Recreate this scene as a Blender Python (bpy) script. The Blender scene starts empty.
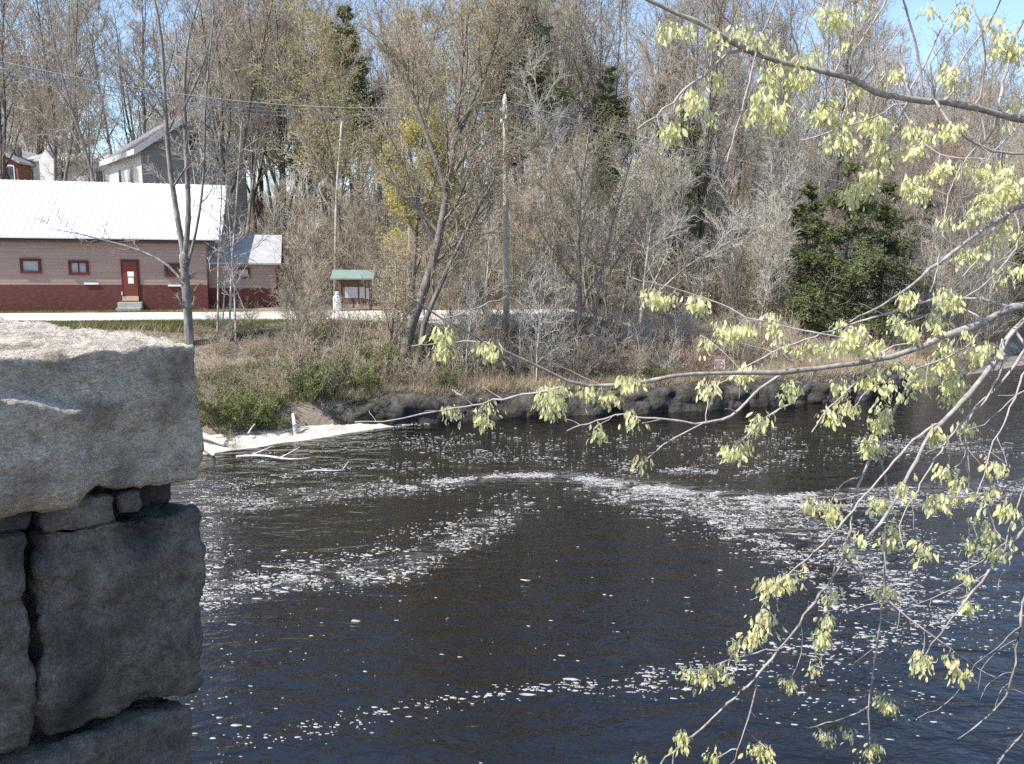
import bpy, math, random
import numpy as np
from mathutils import Vector, noise as mn

R = math.radians
scene = bpy.context.scene
COL = scene.collection
rng = np.random.default_rng(7)
random.seed(7)

# ------------------------------------------------------------------ camera
CZ, F, HOR = 6.4, 853.0, 250.0
TH = math.atan((382 - HOR) / F)
cam = bpy.data.cameras.new('camera'); camo = bpy.data.objects.new('camera', cam); COL.objects.link(camo)
cam.sensor_width = 36; cam.lens = F / 1024 * 36; cam.clip_end = 3000; cam.clip_start = 0.05
camo.location = (0, 0, CZ); camo.rotation_euler = (R(90) - TH, 0, 0)
scene.camera = camo

def ray(px, py):
    a, b = (px - 512) / F, (382 - py) / F
    return np.array([a, math.cos(TH) + b * math.sin(TH), -math.sin(TH) + b * math.cos(TH)])
def at(px, py, Y):
    d = ray(px, py); return d * (Y / d[1]) + np.array([0, 0, CZ])
def atz(px, py, z=0.0):
    d = ray(px, py); return d * ((z - CZ) / d[2]) + np.array([0, 0, CZ])
def proj(p):
    x, y, z = p[0], p[1], p[2] - CZ
    f = y * math.cos(TH) - z * math.sin(TH); u = y * math.sin(TH) + z * math.cos(TH)
    return 512 + F * x / f, 382 - F * u / f

# ------------------------------------------------------------------ materials
MATS = {}
def _n(nt, t, **kw):
    n = nt.nodes.new(t)
    for k, v in kw.items():
        if k in n.inputs: n.inputs[k].default_value = v
        else: setattr(n, k, v)
    return n
def mat(name, c1, c2=None, scale=6.0, rough=0.85, bump=0.0, bscale=None, stretch=(1, 1, 1), rnd=0.0,
        transl=0.0, spec=0.3, c3=None, s3=1.0, detail=6.0, lo=0.35, hi=0.65, bdist=0.02, metal=0.0, speck=0.0, sscale=90.0):
    m = bpy.data.materials.new(name); m.use_nodes = True
    nt = m.node_tree; b = nt.nodes['Principled BSDF']; L = nt.links.new
    b.inputs['Roughness'].default_value = rough
    b.inputs['Specular IOR Level'].default_value = spec
    b.inputs['Metallic'].default_value = metal
    c2 = c2 or c1
    tc = _n(nt, 'ShaderNodeTexCoord'); mp = _n(nt, 'ShaderNodeMapping'); mp.inputs['Scale'].default_value = stretch
    L(tc.outputs['Object'], mp.inputs['Vector'])
    no = _n(nt, 'ShaderNodeTexNoise', Scale=scale, Detail=detail, Roughness=0.6); L(mp.outputs[0], no.inputs['Vector'])
    mr = _n(nt, 'ShaderNodeMapRange'); mr.inputs['From Min'].default_value = lo; mr.inputs['From Max'].default_value = hi
    L(no.outputs['Fac'], mr.inputs['Value'])
    mx = _n(nt, 'ShaderNodeMix', data_type='RGBA')
    mx.inputs['A'].default_value = (*c1, 1); mx.inputs['B'].default_value = (*c2, 1)
    L(mr.outputs[0], mx.inputs[0])
    col = mx.outputs['Result']
    if c3:
        n3 = _n(nt, 'ShaderNodeTexNoise', Scale=s3, Detail=3.0); L(mp.outputs[0], n3.inputs['Vector'])
        m3 = _n(nt, 'ShaderNodeMapRange'); m3.inputs['From Min'].default_value = 0.5; m3.inputs['From Max'].default_value = 0.7
        L(n3.outputs['Fac'], m3.inputs['Value'])
        mx3 = _n(nt, 'ShaderNodeMix', data_type='RGBA'); mx3.inputs['B'].default_value = (*c3, 1)
        L(m3.outputs[0], mx3.inputs[0]); L(col, mx3.inputs['A']); col = mx3.outputs['Result']
    if speck:
        for sc_, am in ((sscale * 2.6, speck * .8), (sscale, speck), (sscale * .23, speck * .7)):
            ns = _n(nt, 'ShaderNodeTexNoise', Scale=sc_, Detail=4.0, Roughness=.7); L(mp.outputs[0], ns.inputs['Vector'])
            ms_ = _n(nt, 'ShaderNodeMapRange'); ms_.inputs['From Min'].default_value = .3; ms_.inputs['From Max'].default_value = .7
            ms_.inputs['To Min'].default_value = 1 - am; ms_.inputs['To Max'].default_value = 1 + am * .8
            L(ns.outputs['Fac'], ms_.inputs['Value'])
            hv = _n(nt, 'ShaderNodeHueSaturation'); L(ms_.outputs[0], hv.inputs['Value']); L(col, hv.inputs['Color']); col = hv.outputs['Color']
    if rnd:
        oi = _n(nt, 'ShaderNodeObjectInfo')
        hs = _n(nt, 'ShaderNodeHueSaturation')
        r1 = _n(nt, 'ShaderNodeMapRange'); r1.inputs['To Min'].default_value = 1 - rnd; r1.inputs['To Max'].default_value = 1 + rnd
        L(oi.outputs['Random'], r1.inputs['Value']); L(r1.outputs[0], hs.inputs['Value']); L(col, hs.inputs['Color'])
        col = hs.outputs['Color']
    L(col, b.inputs['Base Color'])
    if bump:
        nb = _n(nt, 'ShaderNodeTexNoise', Scale=bscale or scale * 2, Detail=8.0, Roughness=0.65); L(mp.outputs[0], nb.inputs['Vector'])
        bp = _n(nt, 'ShaderNodeBump', Strength=bump, Distance=bdist); L(nb.outputs['Fac'], bp.inputs['Height'])
        L(bp.outputs[0], b.inputs['Normal'])
    if transl:
        tr = _n(nt, 'ShaderNodeBsdfTranslucent'); L(col, tr.inputs['Color'])
        ms = _n(nt, 'ShaderNodeMixShader'); ms.inputs[0].default_value = transl
        L(b.outputs[0], ms.inputs[1]); L(tr.outputs[0], ms.inputs[2])
        L(ms.outputs[0], nt.nodes['Material Output'].inputs['Surface'])
    MATS[name] = m
    return m

M_bark_grey = mat('bark_grey', (.17, .145, .125), (.30, .265, .235), 5, bump=.4, rnd=.22, stretch=(1, 1, .25))
M_bark_dark = mat('bark_dark', (.075, .06, .052), (.16, .135, .115), 5, bump=.5, rnd=.2, stretch=(1, 1, .25))
M_bark_pale = mat('bark_pale', (.36, .33, .29), (.52, .49, .44), 4, bump=.3, rnd=.15, c3=(.2, .18, .16), s3=3)
M_bark_left = mat('bark_lichen', (.12, .11, .10), (.27, .25, .225), 7, bump=.5, stretch=(1, 1, .3), c3=(.33, .33, .28), s3=5)
M_twig_grey = mat('twig_grey', (.31, .26, .195), (.44, .375, .29), 2, rnd=.22)
M_twig_tan = mat('twig_tan', (.35, .285, .20), (.47, .39, .29), 2, rnd=.2)
M_twig_red = mat('twig_red', (.26, .17, .13), (.36, .25, .19), 2, rnd=.2)
M_twig_pale = mat('twig_pale', (.43, .39, .33), (.56, .51, .44), 2, rnd=.15)
M_bud_tan = mat('bud_tan', (.48, .40, .25), (.60, .50, .33), 2, transl=.4, rnd=.15)
M_bud_red = mat('bud_red', (.36, .21, .14), (.44, .28, .18), 2, transl=.3, rnd=.15)
M_bud_olive = mat('bud_olive', (.32, .29, .10), (.42, .38, .16), 2, transl=.35, rnd=.15)
M_bud_yellow = mat('bud_yellow', (.46, .42, .13), (.58, .53, .20), 2, transl=.45)
M_needle = mat('hemlock_needle', (.10, .12, .048), (.18, .20, .085), 1.5, rough=.6, transl=.2, rnd=.2)
M_pine = mat('pine_needle', (.14, .165, .07), (.24, .26, .12), 1.5, rough=.6, transl=.2, rnd=.2)
M_leaf_shrub = mat('shrub_leaf', (.13, .17, .045), (.21, .24, .075), 2, transl=.3, rnd=.2)
M_elm_bark = mat('elm_bark', (.17, .15, .135), (.36, .325, .30), 22, bump=.4, bscale=60, bdist=.004, c3=(.42, .40, .36), s3=9)
M_elm_twig = mat('elm_twig', (.27, .225, .21), (.43, .385, .37), 30, bump=.2, bscale=90, bdist=.002)
M_elm_leaf = mat('elm_leaf', (.68, .665, .31), (.88, .85, .53), 22, rough=.5, transl=.5, rnd=.12)
M_budscale = mat('bud_scale', (.24, .12, .07), (.36, .22, .12), 30)

# ------------------------------------------------------------------ object helpers
def tag(o, label=None, cat=None, group=None, kind=None):
    if label: o['label'] = label
    if cat: o['category'] = cat
    if group: o['group'] = group
    if kind: o['kind'] = kind
    return o
def empty(name, loc=(0, 0, 0), rz=0.0):
    o = bpy.data.objects.new(name, None); COL.objects.link(o); o.location = loc; o.rotation_euler = (0, 0, rz)
    o.empty_display_size = .2
    return o
def link(name, me, m=None, parent=None):
    o = bpy.data.objects.new(name, me); COL.objects.link(o)
    if m is not None and not me.materials:
        for q in (m if isinstance(m, (list, tuple)) else [m]): me.materials.append(q)
    if parent: o.parent = parent
    return o
def mesh_np(name, V, faces, smooth=False, midx=None):
    """faces: list of int arrays (M,k)"""
    me = bpy.data.meshes.new(name)
    V = np.asarray(V, dtype=np.float32)
    me.vertices.add(len(V)); me.vertices.foreach_set('co', V.ravel())
    faces = [np.asarray(f, dtype=np.int32) for f in faces if len(f)]
    tot = np.concatenate([np.full(len(f), f.shape[1], dtype=np.int32) for f in faces])
    lo = np.concatenate([f.ravel() for f in faces])
    me.loops.add(len(lo)); me.loops.foreach_set('vertex_index', lo)
    me.polygons.add(len(tot)); st = np.concatenate([[0], np.cumsum(tot)[:-1]]).astype(np.int32)
    me.polygons.foreach_set('loop_start', st)
    me.polygons.foreach_set('loop_total', tot)
    if midx is not None: me.polygons.foreach_set('material_index', np.asarray(midx, dtype=np.int32))
    if smooth: me.polygons.foreach_set('use_smooth', np.ones(len(tot), dtype=bool))
    me.update(calc_edges=True)
    return me

class MB:
    def __init__(s): s.v = []; s.f = []
    def box(s, x0, x1, y0, y1, z0, z1):
        b = len(s.v)
        s.v += [(x0, y0, z0), (x1, y0, z0), (x1, y1, z0), (x0, y1, z0), (x0, y0, z1), (x1, y0, z1), (x1, y1, z1), (x0, y1, z1)]
        s.f += [tuple(b + i for i in q) for q in ((0, 3, 2, 1), (4, 5, 6, 7), (0, 1, 5, 4), (1, 2, 6, 5), (2, 3, 7, 6), (3, 0, 4, 7))]
    def prism(s, pts, off):
        """pts: planar polygon, extruded by vector off"""
        b = len(s.v); n = len(pts)
        s.v += [tuple(p) for p in pts] + [tuple(np.add(p, off)) for p in pts]
        s.f.append(tuple(range(b + n - 1, b - 1, -1))); s.f.append(tuple(range(b + n, b + 2 * n)))
        for i in range(n):
            j = (i + 1) % n; s.f.append((b + i, b + j, b + n + j, b + n + i))
    def lathe(s, prof, c=(0, 0), k=16):
        b = len(s.v); n = len(prof)
        for r, z in prof:
            for i in range(k):
                a = 2 * math.pi * i / k; s.v.append((c[0] + r * math.cos(a), c[1] + r * math.sin(a), z))
        for j in range(n - 1):
            for i in range(k):
                i2 = (i + 1) % k; s.f.append((b + j * k + i, b + j * k + i2, b + (j + 1) * k + i2, b + (j + 1) * k + i))
        s.f.append(tuple(b + i for i in range(k - 1, -1, -1))); s.f.append(tuple(b + (n - 1) * k + i for i in range(k)))
    def build(s, name, m, parent=None, smooth=False, bevel=0.0):
        me = bpy.data.meshes.new(name); me.from_pydata(s.v, [], s.f); me.update()
        import bmesh
        bm = bmesh.new(); bm.from_mesh(me); bmesh.ops.recalc_face_normals(bm, faces=bm.faces)
        if bevel: bmesh.ops.bevel(bm, geom=bm.edges[:], offset=bevel, segments=2, affect='EDGES')
        bm.to_mesh(me); bm.free()
        if smooth:
            for p in me.polygons: p.use_smooth = True
        return link(name, me, m, parent)

def nrm(v): return v / np.maximum(np.linalg.norm(v, axis=-1, keepdims=True), 1e-9)

def tubes(sets):
    """sets: list of (P (B,n,3), Rd (B,n), k) -> V, faces list"""
    VV = []; FF = []; base = 0
    for P, Rd, k in sets:
        B, n = P.shape[:2]
        if B == 0: continue
        T = np.empty_like(P)
        T[:, 1:-1] = P[:, 2:] - P[:, :-2]; T[:, 0] = P[:, 1] - P[:, 0]; T[:, -1] = P[:, -1] - P[:, -2]
        T = nrm(T)
        mdir = nrm(P[:, -1] - P[:, 0])
        ref = np.where(np.abs(mdir[:, 2:3]) > .7, np.array([[1., .13, 0]]), np.array([[.1, 0, 1.]]))[:, None, :]
        A = nrm(np.cross(T, ref)); Bn = np.cross(T, A)
        ang = np.arange(k) * 2 * math.pi / k
        V = P[:, :, None, :] + Rd[:, :, None, None] * (np.cos(ang)[:, None] * A[:, :, None, :] + np.sin(ang)[:, None] * Bn[:, :, None, :])
        idx = np.arange(B * n * k).reshape(B, n, k) + base
        nx = np.roll(idx, -1, axis=2)
        FF.append(np.stack([idx[:, :-1], nx[:, :-1], nx[:, 1:], idx[:, 1:]], -1).reshape(-1, 4))
        VV.append(V.reshape(-1, 3)); base += B * n * k
        if k > 4:
            VV.append(P[:, -1].reshape(-1, 3) + T[:, -1] * Rd[:, -1:])
            c = base + np.arange(B); base += B
            FF.append(np.stack([idx[:, -1], nx[:, -1], np.repeat(c[:, None], k, 1)], -1).reshape(-1, 3))
    return np.concatenate(VV), FF
def tube_mesh(name, sets, smooth=True):
    V, Fc = tubes(sets); return mesh_np(name, V, Fc, smooth)

def resample(pts, n, smooth=True):
    p = np.asarray(pts, float)
    if smooth and len(p) > 2:
        for _ in range(2):
            q = [p[0]]
            for a, b in zip(p[:-1], p[1:]): q += [a * .75 + b * .25, a * .25 + b * .75]
            q.append(p[-1]); p = np.array(q)
    s = np.concatenate([[0], np.cumsum(np.linalg.norm(np.diff(p, axis=0), axis=1))])
    t = np.linspace(0, s[-1], n)
    return np.stack([np.interp(t, s, p[:, i]) for i in range(p.shape[1])], 1)

def kids(g, P, Rd, m, t0, t1, ls, ang, n, trop=.3, wig=.12, rf=.6, fall=.5, rmin=.006, tip=.35, angsd=10, Lfix=None, jit=.35):
    B, n0 = P.shape[:2]
    t = t0 + (t1 - t0) * (np.arange(m)[None, :] + g.random((B, m))) / m
    x = t * (n0 - 1); i = np.clip(x.astype(int), 0, n0 - 2); f = (x - i)[..., None]
    bi = np.arange(B)[:, None]
    pos = P[bi, i] * (1 - f) + P[bi, i + 1] * f
    r0 = Rd[bi, i] * (1 - f[..., 0]) + Rd[bi, i + 1] * f[..., 0]
    tan = nrm(P[bi, i + 1] - P[bi, i])
    Lp = np.linalg.norm(np.diff(P, axis=1), axis=2).sum(1)[:, None] if Lfix is None else Lfix
    L = Lp * ls * (1 - fall * t) * (1 - jit + 2 * jit * g.random((B, m)))
    az = np.arange(m)[None, :] * 2.4 + g.random((B, 1)) * 6.28 + g.normal(0, .5, (B, m))
    ref = np.where(np.abs(tan[..., 2:3]) > .8, np.array([1., 0, 0]), np.array([0, 0, 1.]))
    a = nrm(np.cross(tan, ref)); b = np.cross(tan, a)
    th = np.radians(ang + g.normal(0, angsd, (B, m)))[..., None]
    d = tan * np.cos(th) + (np.cos(az)[..., None] * a + np.sin(az)[..., None] * b) * np.sin(th)
    pts = [pos]
    for s in range(n - 1):
        d = nrm(d + np.array([0, 0, trop / (n - 1)]) + g.normal(0, wig, d.shape))
        pts.append(pts[-1] + d * (L / (n - 1))[..., None])
    Q = np.stack(pts, 2).reshape(B * m, n, 3)
    rr = np.maximum(r0 * rf, rmin).reshape(-1, 1)
    Rn = np.maximum(rr * np.linspace(1, tip, n)[None, :], rmin)
    return Q, Rn

def leaf_cards(g, C, size, aspect=.6, down=0.0, jit=.3):
    """C (N,3) centres -> random oriented quads"""
    N = len(C)
    d = nrm(g.normal(0, 1, (N, 3)) + np.array([0, 0, -down])); u = nrm(np.cross(d, g.normal(0, 1, (N, 3))))
    s = (size * (1 - jit + 2 * jit * g.random(N)))[:, None]
    a = C - d * s * .5; 
    V = np.stack([a, C + u * s * aspect * .5, C + d * s * .5, C - u * s * aspect * .5], 1).reshape(-1, 3)
    return V, np.arange(N * 4).reshape(N, 4)

def join(parts):
    VV = []; FF = []; MI = []; b = 0
    for V, Fs, mi in parts:
        for f in (Fs if isinstance(Fs, list) else [Fs]):
            FF.append(np.asarray(f) + b); MI.append(np.full(len(f), mi))
        VV.append(V); b += len(V)
    return np.concatenate(VV), FF, np.concatenate(MI)

# ------------------------------------------------------------------ terrain
_sx = np.array([-400, -60, -30, -16, -10.3, -7.5, -4.1, 0.3, 4.5, 7.5, 14.6, 20, 26, 34, 60, 120, 400])
_sy = np.array([10, 20, 25, 26.5, 28.3, 30.0, 31.2, 32.6, 33.3, 34, 36.4, 40, 46.5, 56, 80, 110, 150])
def yshore(x): return np.interp(x, _sx, _sy)
def yroad(x): return np.interp(x, [-400, -40, -18, 0, 8, 14, 30], [30, 36.3, 38.3, 40.4, 43.5, 49, 60])
def sstep(a, b, x):
    t = np.clip((x - a) / (b - a), 0, 1); return t * t * (3 - 2 * t)
def hgt(x, y):
    x = np.asarray(x, float); y = np.asarray(y, float)
    s = y - yshore(x)
    lip = np.interp(x, [-12, -8, 22, 30], [.25, 1.0, 1.05, .6])
    far = np.where(s < 0, np.clip(s * .9, -2.2, 0),
          np.where(s < .5, lip * sstep(0, .5, s), lip + (np.interp(x, [3, 9.5], [3.42, 1.75]) - lip) * sstep(.3, 7.5, s)))
    y0 = np.interp(x, [-60, -14, -6, 4, 14, 24, 40], [53, 53, 46, 46.5, 47.5, 55, 66])
    sl = np.interp(x, [-60, -20, 5, 30], [.10, .13, .185, .275])
    hill = np.clip(y - y0, 0, 62) * sl
    hill = hill + np.clip(y - y0 - 62, 0, 400) * .02
    far = far + hill + (.25 * np.sin(x * .55 + y * .31) + .2 * np.sin(x * .9 - y * .7)) * sstep(2, 10, hill * 6)
    ns = 4.2 + 0 * x
    q = y - ns
    near = np.where(q > 0, np.clip(-q * .9, -2.2, 0), 4.75 * sstep(0, 2.4, -q))
    mid = (ns + yshore(x)) / 2
    return np.where(y > mid, far, near)
def hz(x, y): return float(hgt(np.array([x]), np.array([y]))[0])

def grid(xs, ys, zf):
    X, Y = np.meshgrid(xs, ys); Z = zf(X, Y)
    V = np.stack([X, Y, Z], -1).reshape(-1, 3); n, m = X.shape
    i = np.arange(n * m).reshape(n, m)
    return V, np.stack([i[:-1, :-1], i[:-1, 1:], i[1:, 1:], i[1:, :-1]], -1).reshape(-1, 4)

xs = np.concatenate([np.linspace(-1200, -70, 14), np.arange(-64, -26, 2.), np.arange(-26, 32, .5), np.arange(32, 90, 2.), np.linspace(95, 1200, 14)])
ys = np.concatenate([np.linspace(-300, -12, 8), np.arange(-10, 24, 1.), np.arange(24, 62, .4), np.arange(62, 140, 2.), np.linspace(145, 1500, 16)])
def tz(X, Y):
    Z = hgt(X, Y)
    nz = np.vectorize(lambda a, b: mn.noise((a * .7, b * .7, 3.1)) * .10 + mn.noise((a * 2.1, b * 2.1, 1.7)) * .05)(np.clip(X, -100, 100), np.clip(Y, -100, 200))
    onroad = np.clip(1.8 - np.abs(Y - yroad(X)) / 2.4, 0, 1)
    return Z + nz * (1 - onroad) - .0
V, Fc = grid(xs, ys, tz)
M_ground = mat('leaf_litter', (.15, .12, .095), (.30, .245, .19), 1.6, bump=.9, bscale=7, bdist=.08, c3=(.25, .20, .135), s3=.22, detail=10)
tag(link('terrain', mesh_np('terrain', V, [Fc], True), M_ground), kind='structure')

# road
xr = np.arange(-80, 6.2, .6); tt = np.linspace(-1, 1, 9)
wd = np.interp(xr, [-40, -18, 0, 4, 6.2], [2.8, 2.7, 2.4, 1.8, .6])
X = np.repeat(xr[:, None], 9, 1)
edge = np.array([[mn.noise((a * .8, j * 9., 0)) * .25 for j in range(9)] for a in xr]) * (np.abs(tt) > .9)
Y = yroad(X) + (tt[None] * wd[:, None]) + edge
Z = hgt(X, Y) + .07 - .05 * np.abs(tt[None]) ** 3
V = np.stack([X, Y, Z], -1).reshape(-1, 3); i = np.arange(len(V)).reshape(X.shape)
Fc = np.stack([i[:-1, :-1], i[1:, :-1], i[1:, 1:], i[:-1, 1:]], -1).reshape(-1, 4)
M_road = mat('pale_gravel', (.50, .465, .41), (.66, .63, .58), 1.2, bump=.4, bscale=25, c3=(.42, .38, .32), s3=.4)
tag(link('road', mesh_np('road', V, [Fc], True), M_road), kind='structure')

# river
M_water = bpy.data.materials.new('river_water'); M_water.use_nodes = True
nt = M_water.node_tree; b = nt.nodes['Principled BSDF']; L = nt.links.new
b.inputs['Base Color'].default_value = (.0055, .0045, .0036, 1); b.inputs['Roughness'].default_value = .06
b.inputs['IOR'].default_value = 1.48; b.inputs['Specular IOR Level'].default_value = 1.0
tc = _n(nt, 'ShaderNodeTexCoord'); 
mp = _n(nt, 'ShaderNodeMapping'); mp.inputs['Scale'].default_value = (.75, 1.5, 1); mp.inputs['Rotation'].default_value = (0, 0, R(12)); L(tc.outputs['Object'], mp.inputs['Vector'])
n1 = _n(nt, 'ShaderNodeTexNoise', Scale=1.3, Detail=4.0, Roughness=.55, Distortion=.6); L(mp.outputs[0], n1.inputs['Vector'])
n2 = _n(nt, 'ShaderNodeTexNoise', Scale=5.5, Detail=3.0, Roughness=.5); L(mp.outputs[0], n2.inputs['Vector'])
b1 = _n(nt, 'ShaderNodeBump', Strength=.6, Distance=.13); L(n1.outputs['Fac'], b1.inputs['Height'])
b2 = _n(nt, 'ShaderNodeBump', Strength=.42, Distance=.03); L(n2.outputs['Fac'], b2.inputs['Height']); L(b1.outputs[0], b2.inputs['Normal'])
L(b2.outputs[0], b.inputs['Normal'])
V, Fc = grid(np.linspace(-300, 300, 61), np.linspace(-40, 220, 27), lambda X, Y: 0 * X)
tag(link('river_water', mesh_np('river_water', V, [Fc]), M_water), kind='structure')

# foam flakes drifting on the river
def foam():
    g = np.random.default_rng(21)
    S = [  # polyline px, half width px, count
        ([(205, 600), (240, 590), (290, 580), (340, 577), (400, 576), (418, 560), (450, 546), (490, 529), (506, 510)], 9, 1500),
        ([(205, 585), (260, 574), (320, 568), (370, 556), (420, 538), (470, 520), (520, 500)], 13, 1300),
        ([(200, 505), (260, 502), (330, 492), (400, 485), (470, 482)], 8, 1500), ([(205, 485), (208, 540), (212, 610)], 12, 700),
        ([(400, 490), (470, 478), (530, 475), (580, 477), (610, 482), (650, 488), (720, 494), (770, 500), (830, 493), (900, 489)], 2.6, 3600),
        ([(560, 478), (620, 487), (690, 497), (760, 507), (830, 505), (900, 500), (1024, 490)], 8, 4200),
        ([(600, 497), (660, 508), (705, 518), (745, 534), (785, 552), (815, 575), (840, 610)], 9, 1700),
        ([(680, 505), (740, 518), (800, 535), (850, 555), (890, 585), (910, 620)], 20, 2600),
        ([(830, 520), (890, 540), (950, 580), (970, 630)], 38, 1500),
        ([(930, 610), (860, 645), (790, 655), (740, 664), (690, 678), (640, 686)], 14, 900),
        ([(760, 700), (860, 690), (930, 700)], 26, 130),
        ([(640, 688), (540, 687), (500, 694), (440, 704)], 7, 260), ([(440, 704), (340, 726), (240, 745)], 8, 230),
        ([(200, 490), (300, 474), (400, 464), (480, 457), (560, 459)], 6, 700),
        ([(230, 462), (330, 446), (420, 440), (520, 436)], 7, 420),
        ([(420, 445), (560, 444), (700, 440), (830, 438)], 10, 700),
        ([(560, 470), (760, 460), (900, 450), (1020, 440)], 9, 900),
        ([(640, 470), (700, 470), (760, 471)], 3, 350), ([(860, 440), (950, 446), (1024, 448)], 6, 700),
        ([(480, 409), (560, 410), (620, 407)], 1.2, 500), ([(690, 403), (760, 402), (830, 398)], 1.0, 420),
        ([(330, 432), (380, 427), (440, 421), (500, 413)], 1.8, 900),
        ([(230, 640), (560, 600), (900, 680)], 80, 150), ([(200, 650), (225, 760)], 25, 90),
    ]
    C = []
    for pl, w, n in S:
        n = int(n * 1.45)
        p = resample(pl, 200)
        k = g.integers(0, 200, n); q = p[k] + np.stack([g.normal(0, w * .9 + 3, n), g.normal(0, w * .60, n)], 1)
        for x, y in q:
            if y < 396: continue
            v = .8 * mn.noise((x * .022, y * .08, 2.2)) + 1.1 * mn.noise((x * .05 + y * .03, y * .28, 8.2))
            if v < -.03 + .7 * (g.random() - .5): continue
            C.append(atz(x, y)[:2])
    C = np.array(C); N = len(C)
    # shoreline scum
    pl = resample([(300, 441), (400, 427), (470, 418), (540, 414), (620, 413)], 400); 
    r = (g.lognormal(-4.66, .60, N) * np.interp(C[:, 1], [9, 14, 30], [.78, .95, .95])).clip(.004, .045)
    k = 7; ang = np.arange(k) * 2 * math.pi / k
    rad = r[:, None] * (.6 + .7 * g.random((N, k)))
    el = 1.3 + 1.3 * g.random(N)
    X = C[:, :1] + rad * np.cos(ang + g.random((N, 1)) * .6) * el[:, None]; Yy = C[:, 1:] + .75 * rad * np.sin(ang)
    top = np.stack([X, Yy, np.full_like(X, 0) + .003 + .007 * g.random((N, 1))], -1); bot = np.stack([X + (X - C[:, :1]) * .15, Yy + (Yy - C[:, 1:]) * .15, np.full_like(X, 0) + .0005], -1)
    V = np.stack([top, bot], 1).reshape(-1, 3); i = np.arange(N * 2 * k).reshape(N, 2, k); nx = np.roll(i, -1, 2)
    side = np.stack([i[:, 1], nx[:, 1], nx[:, 0], i[:, 0]], -1).reshape(-1, 4)
    return mesh_np('foam', V, [i[:, 0], side])
M_foam = mat('foam', (.22, .215, .21), (.54, .53, .51), 5, rough=.7, transl=.1)
tag(link('foam', foam(), M_foam), kind='stuff')

# thin translucent foam film along the streaks
M_film = bpy.data.materials.new('foam_film'); M_film.use_nodes = True
nt = M_film.node_tree; L = nt.links.new; pb = nt.nodes['Principled BSDF']; pb.inputs['Base Color'].default_value = (.55, .54, .52, 1); pb.inputs['Roughness'].default_value = .8
tc = _n(nt, 'ShaderNodeTexCoord'); mp = _n(nt, 'ShaderNodeMapping'); mp.inputs['Scale'].default_value = (.9, 2.6, 1); L(tc.outputs['Object'], mp.inputs['Vector'])
nz = _n(nt, 'ShaderNodeTexNoise', Scale=2.2, Detail=9.0, Roughness=.72, Distortion=.8); L(mp.outputs[0], nz.inputs['Vector'])
at_ = _n(nt, 'ShaderNodeAttribute', attribute_name='thickness')
mr = _n(nt, 'ShaderNodeMapRange'); mr.inputs['From Min'].default_value = .46; mr.inputs['From Max'].default_value = .78; mr.inputs['To Max'].default_value = .52; L(nz.outputs['Fac'], mr.inputs['Value'])
mu = _n(nt, 'ShaderNodeMath', operation='MULTIPLY'); L(mr.outputs[0], mu.inputs[0]); L(at_.outputs['Fac'], mu.inputs[1])
tr = _n(nt, 'ShaderNodeBsdfTransparent'); ms = _n(nt, 'ShaderNodeMixShader'); L(mu.outputs[0], ms.inputs[0]); L(tr.outputs[0], ms.inputs[1]); L(pb.outputs[0], ms.inputs[2])
L(ms.outputs[0], nt.nodes['Material Output'].inputs['Surface'])
def film():
    VV = []; FF = []; A = []; b0 = 0
    for pl, w, th in (([(400, 489), (470, 479), (530, 475), (580, 477), (650, 488), (720, 495), (770, 500), (830, 495), (900, 490), (1030, 482)], 7, 1.0), ([(560, 480), (640, 492), (720, 505), (800, 520), (870, 560), (905, 620)], 20, .7),
                      ([(204, 600), (240, 590), (290, 580), (340, 575), (400, 570), (440, 550), (490, 527), (530, 500)], 16, .55), ([(202, 505), (260, 502), (330, 492), (400, 484)], 12, .6), ([(204, 480), (208, 540), (214, 620)], 16, .6)):
        p = resample(pl, 80); d = np.gradient(p, axis=0); nn_ = np.stack([-d[:, 1], d[:, 0]], 1); nn_ /= np.linalg.norm(nn_, axis=1)[:, None]
        ks = np.linspace(-1, 1, 9); rows = np.array([[atz(*(p[i] + nn_[i] * w * k), .0022 + .0002 * len(VV)) for k in ks] for i in range(80)])
        i = np.arange(720).reshape(80, 9) + b0; VV.append(rows.reshape(-1, 3)); FF.append(np.stack([i[:-1, :-1], i[1:, :-1], i[1:, 1:], i[:-1, 1:]], -1).reshape(-1, 4)); b0 += 720
        A.append((np.sin(np.linspace(0, math.pi, 80))[:, None] ** .4 * (1 - ks ** 2)[None] * th).ravel())
    me = mesh_np('foam_film', np.concatenate(VV), FF, True)
    me.attributes.new('thickness', 'FLOAT', 'POINT').data.foreach_set('value', np.concatenate(A).astype(np.float32)); return me
tag(link('foam_film', film(), M_film), kind='stuff')

# sandbar and shore scum line
def strip(name, front, back, zc, m, n=60, seed=0):
    fr = resample(front, n); bk = resample(back, n); rows = []
    for j, t in enumerate(np.linspace(0, 1, 7)):
        r = []
        for i in range(n):
            a = atz(*fr[i], 0.0); c = atz(*bk[i], 0.0); p = a * (1 - t) + c * t
            p[1] += mn.noise((p[0] * 1.1, t * 2, seed)) * .3 * (1 - t)
            p[2] = -.03 + zc * math.sin(min(1, t * 1.35) * math.pi / 2) * (.8 + .4 * mn.noise((p[0] * .8, p[1] * 2, 4)))
            r.append(p)
        rows.append(r)
    V = np.array(rows).reshape(-1, 3); i = np.arange(len(V)).reshape(7, n)
    Fc = np.stack([i[:-1, :-1], i[:-1, 1:], i[1:, 1:], i[1:, :-1]], -1).reshape(-1, 4)
    return tag(link(name, mesh_np(name, V, [Fc], True), m), kind='structure')
M_sand = mat('pale_sand', (.46, .42, .36), (.60, .56, .49), 2.5, bump=.5, bscale=20, c3=(.36, .32, .27), s3=1.2)
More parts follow.
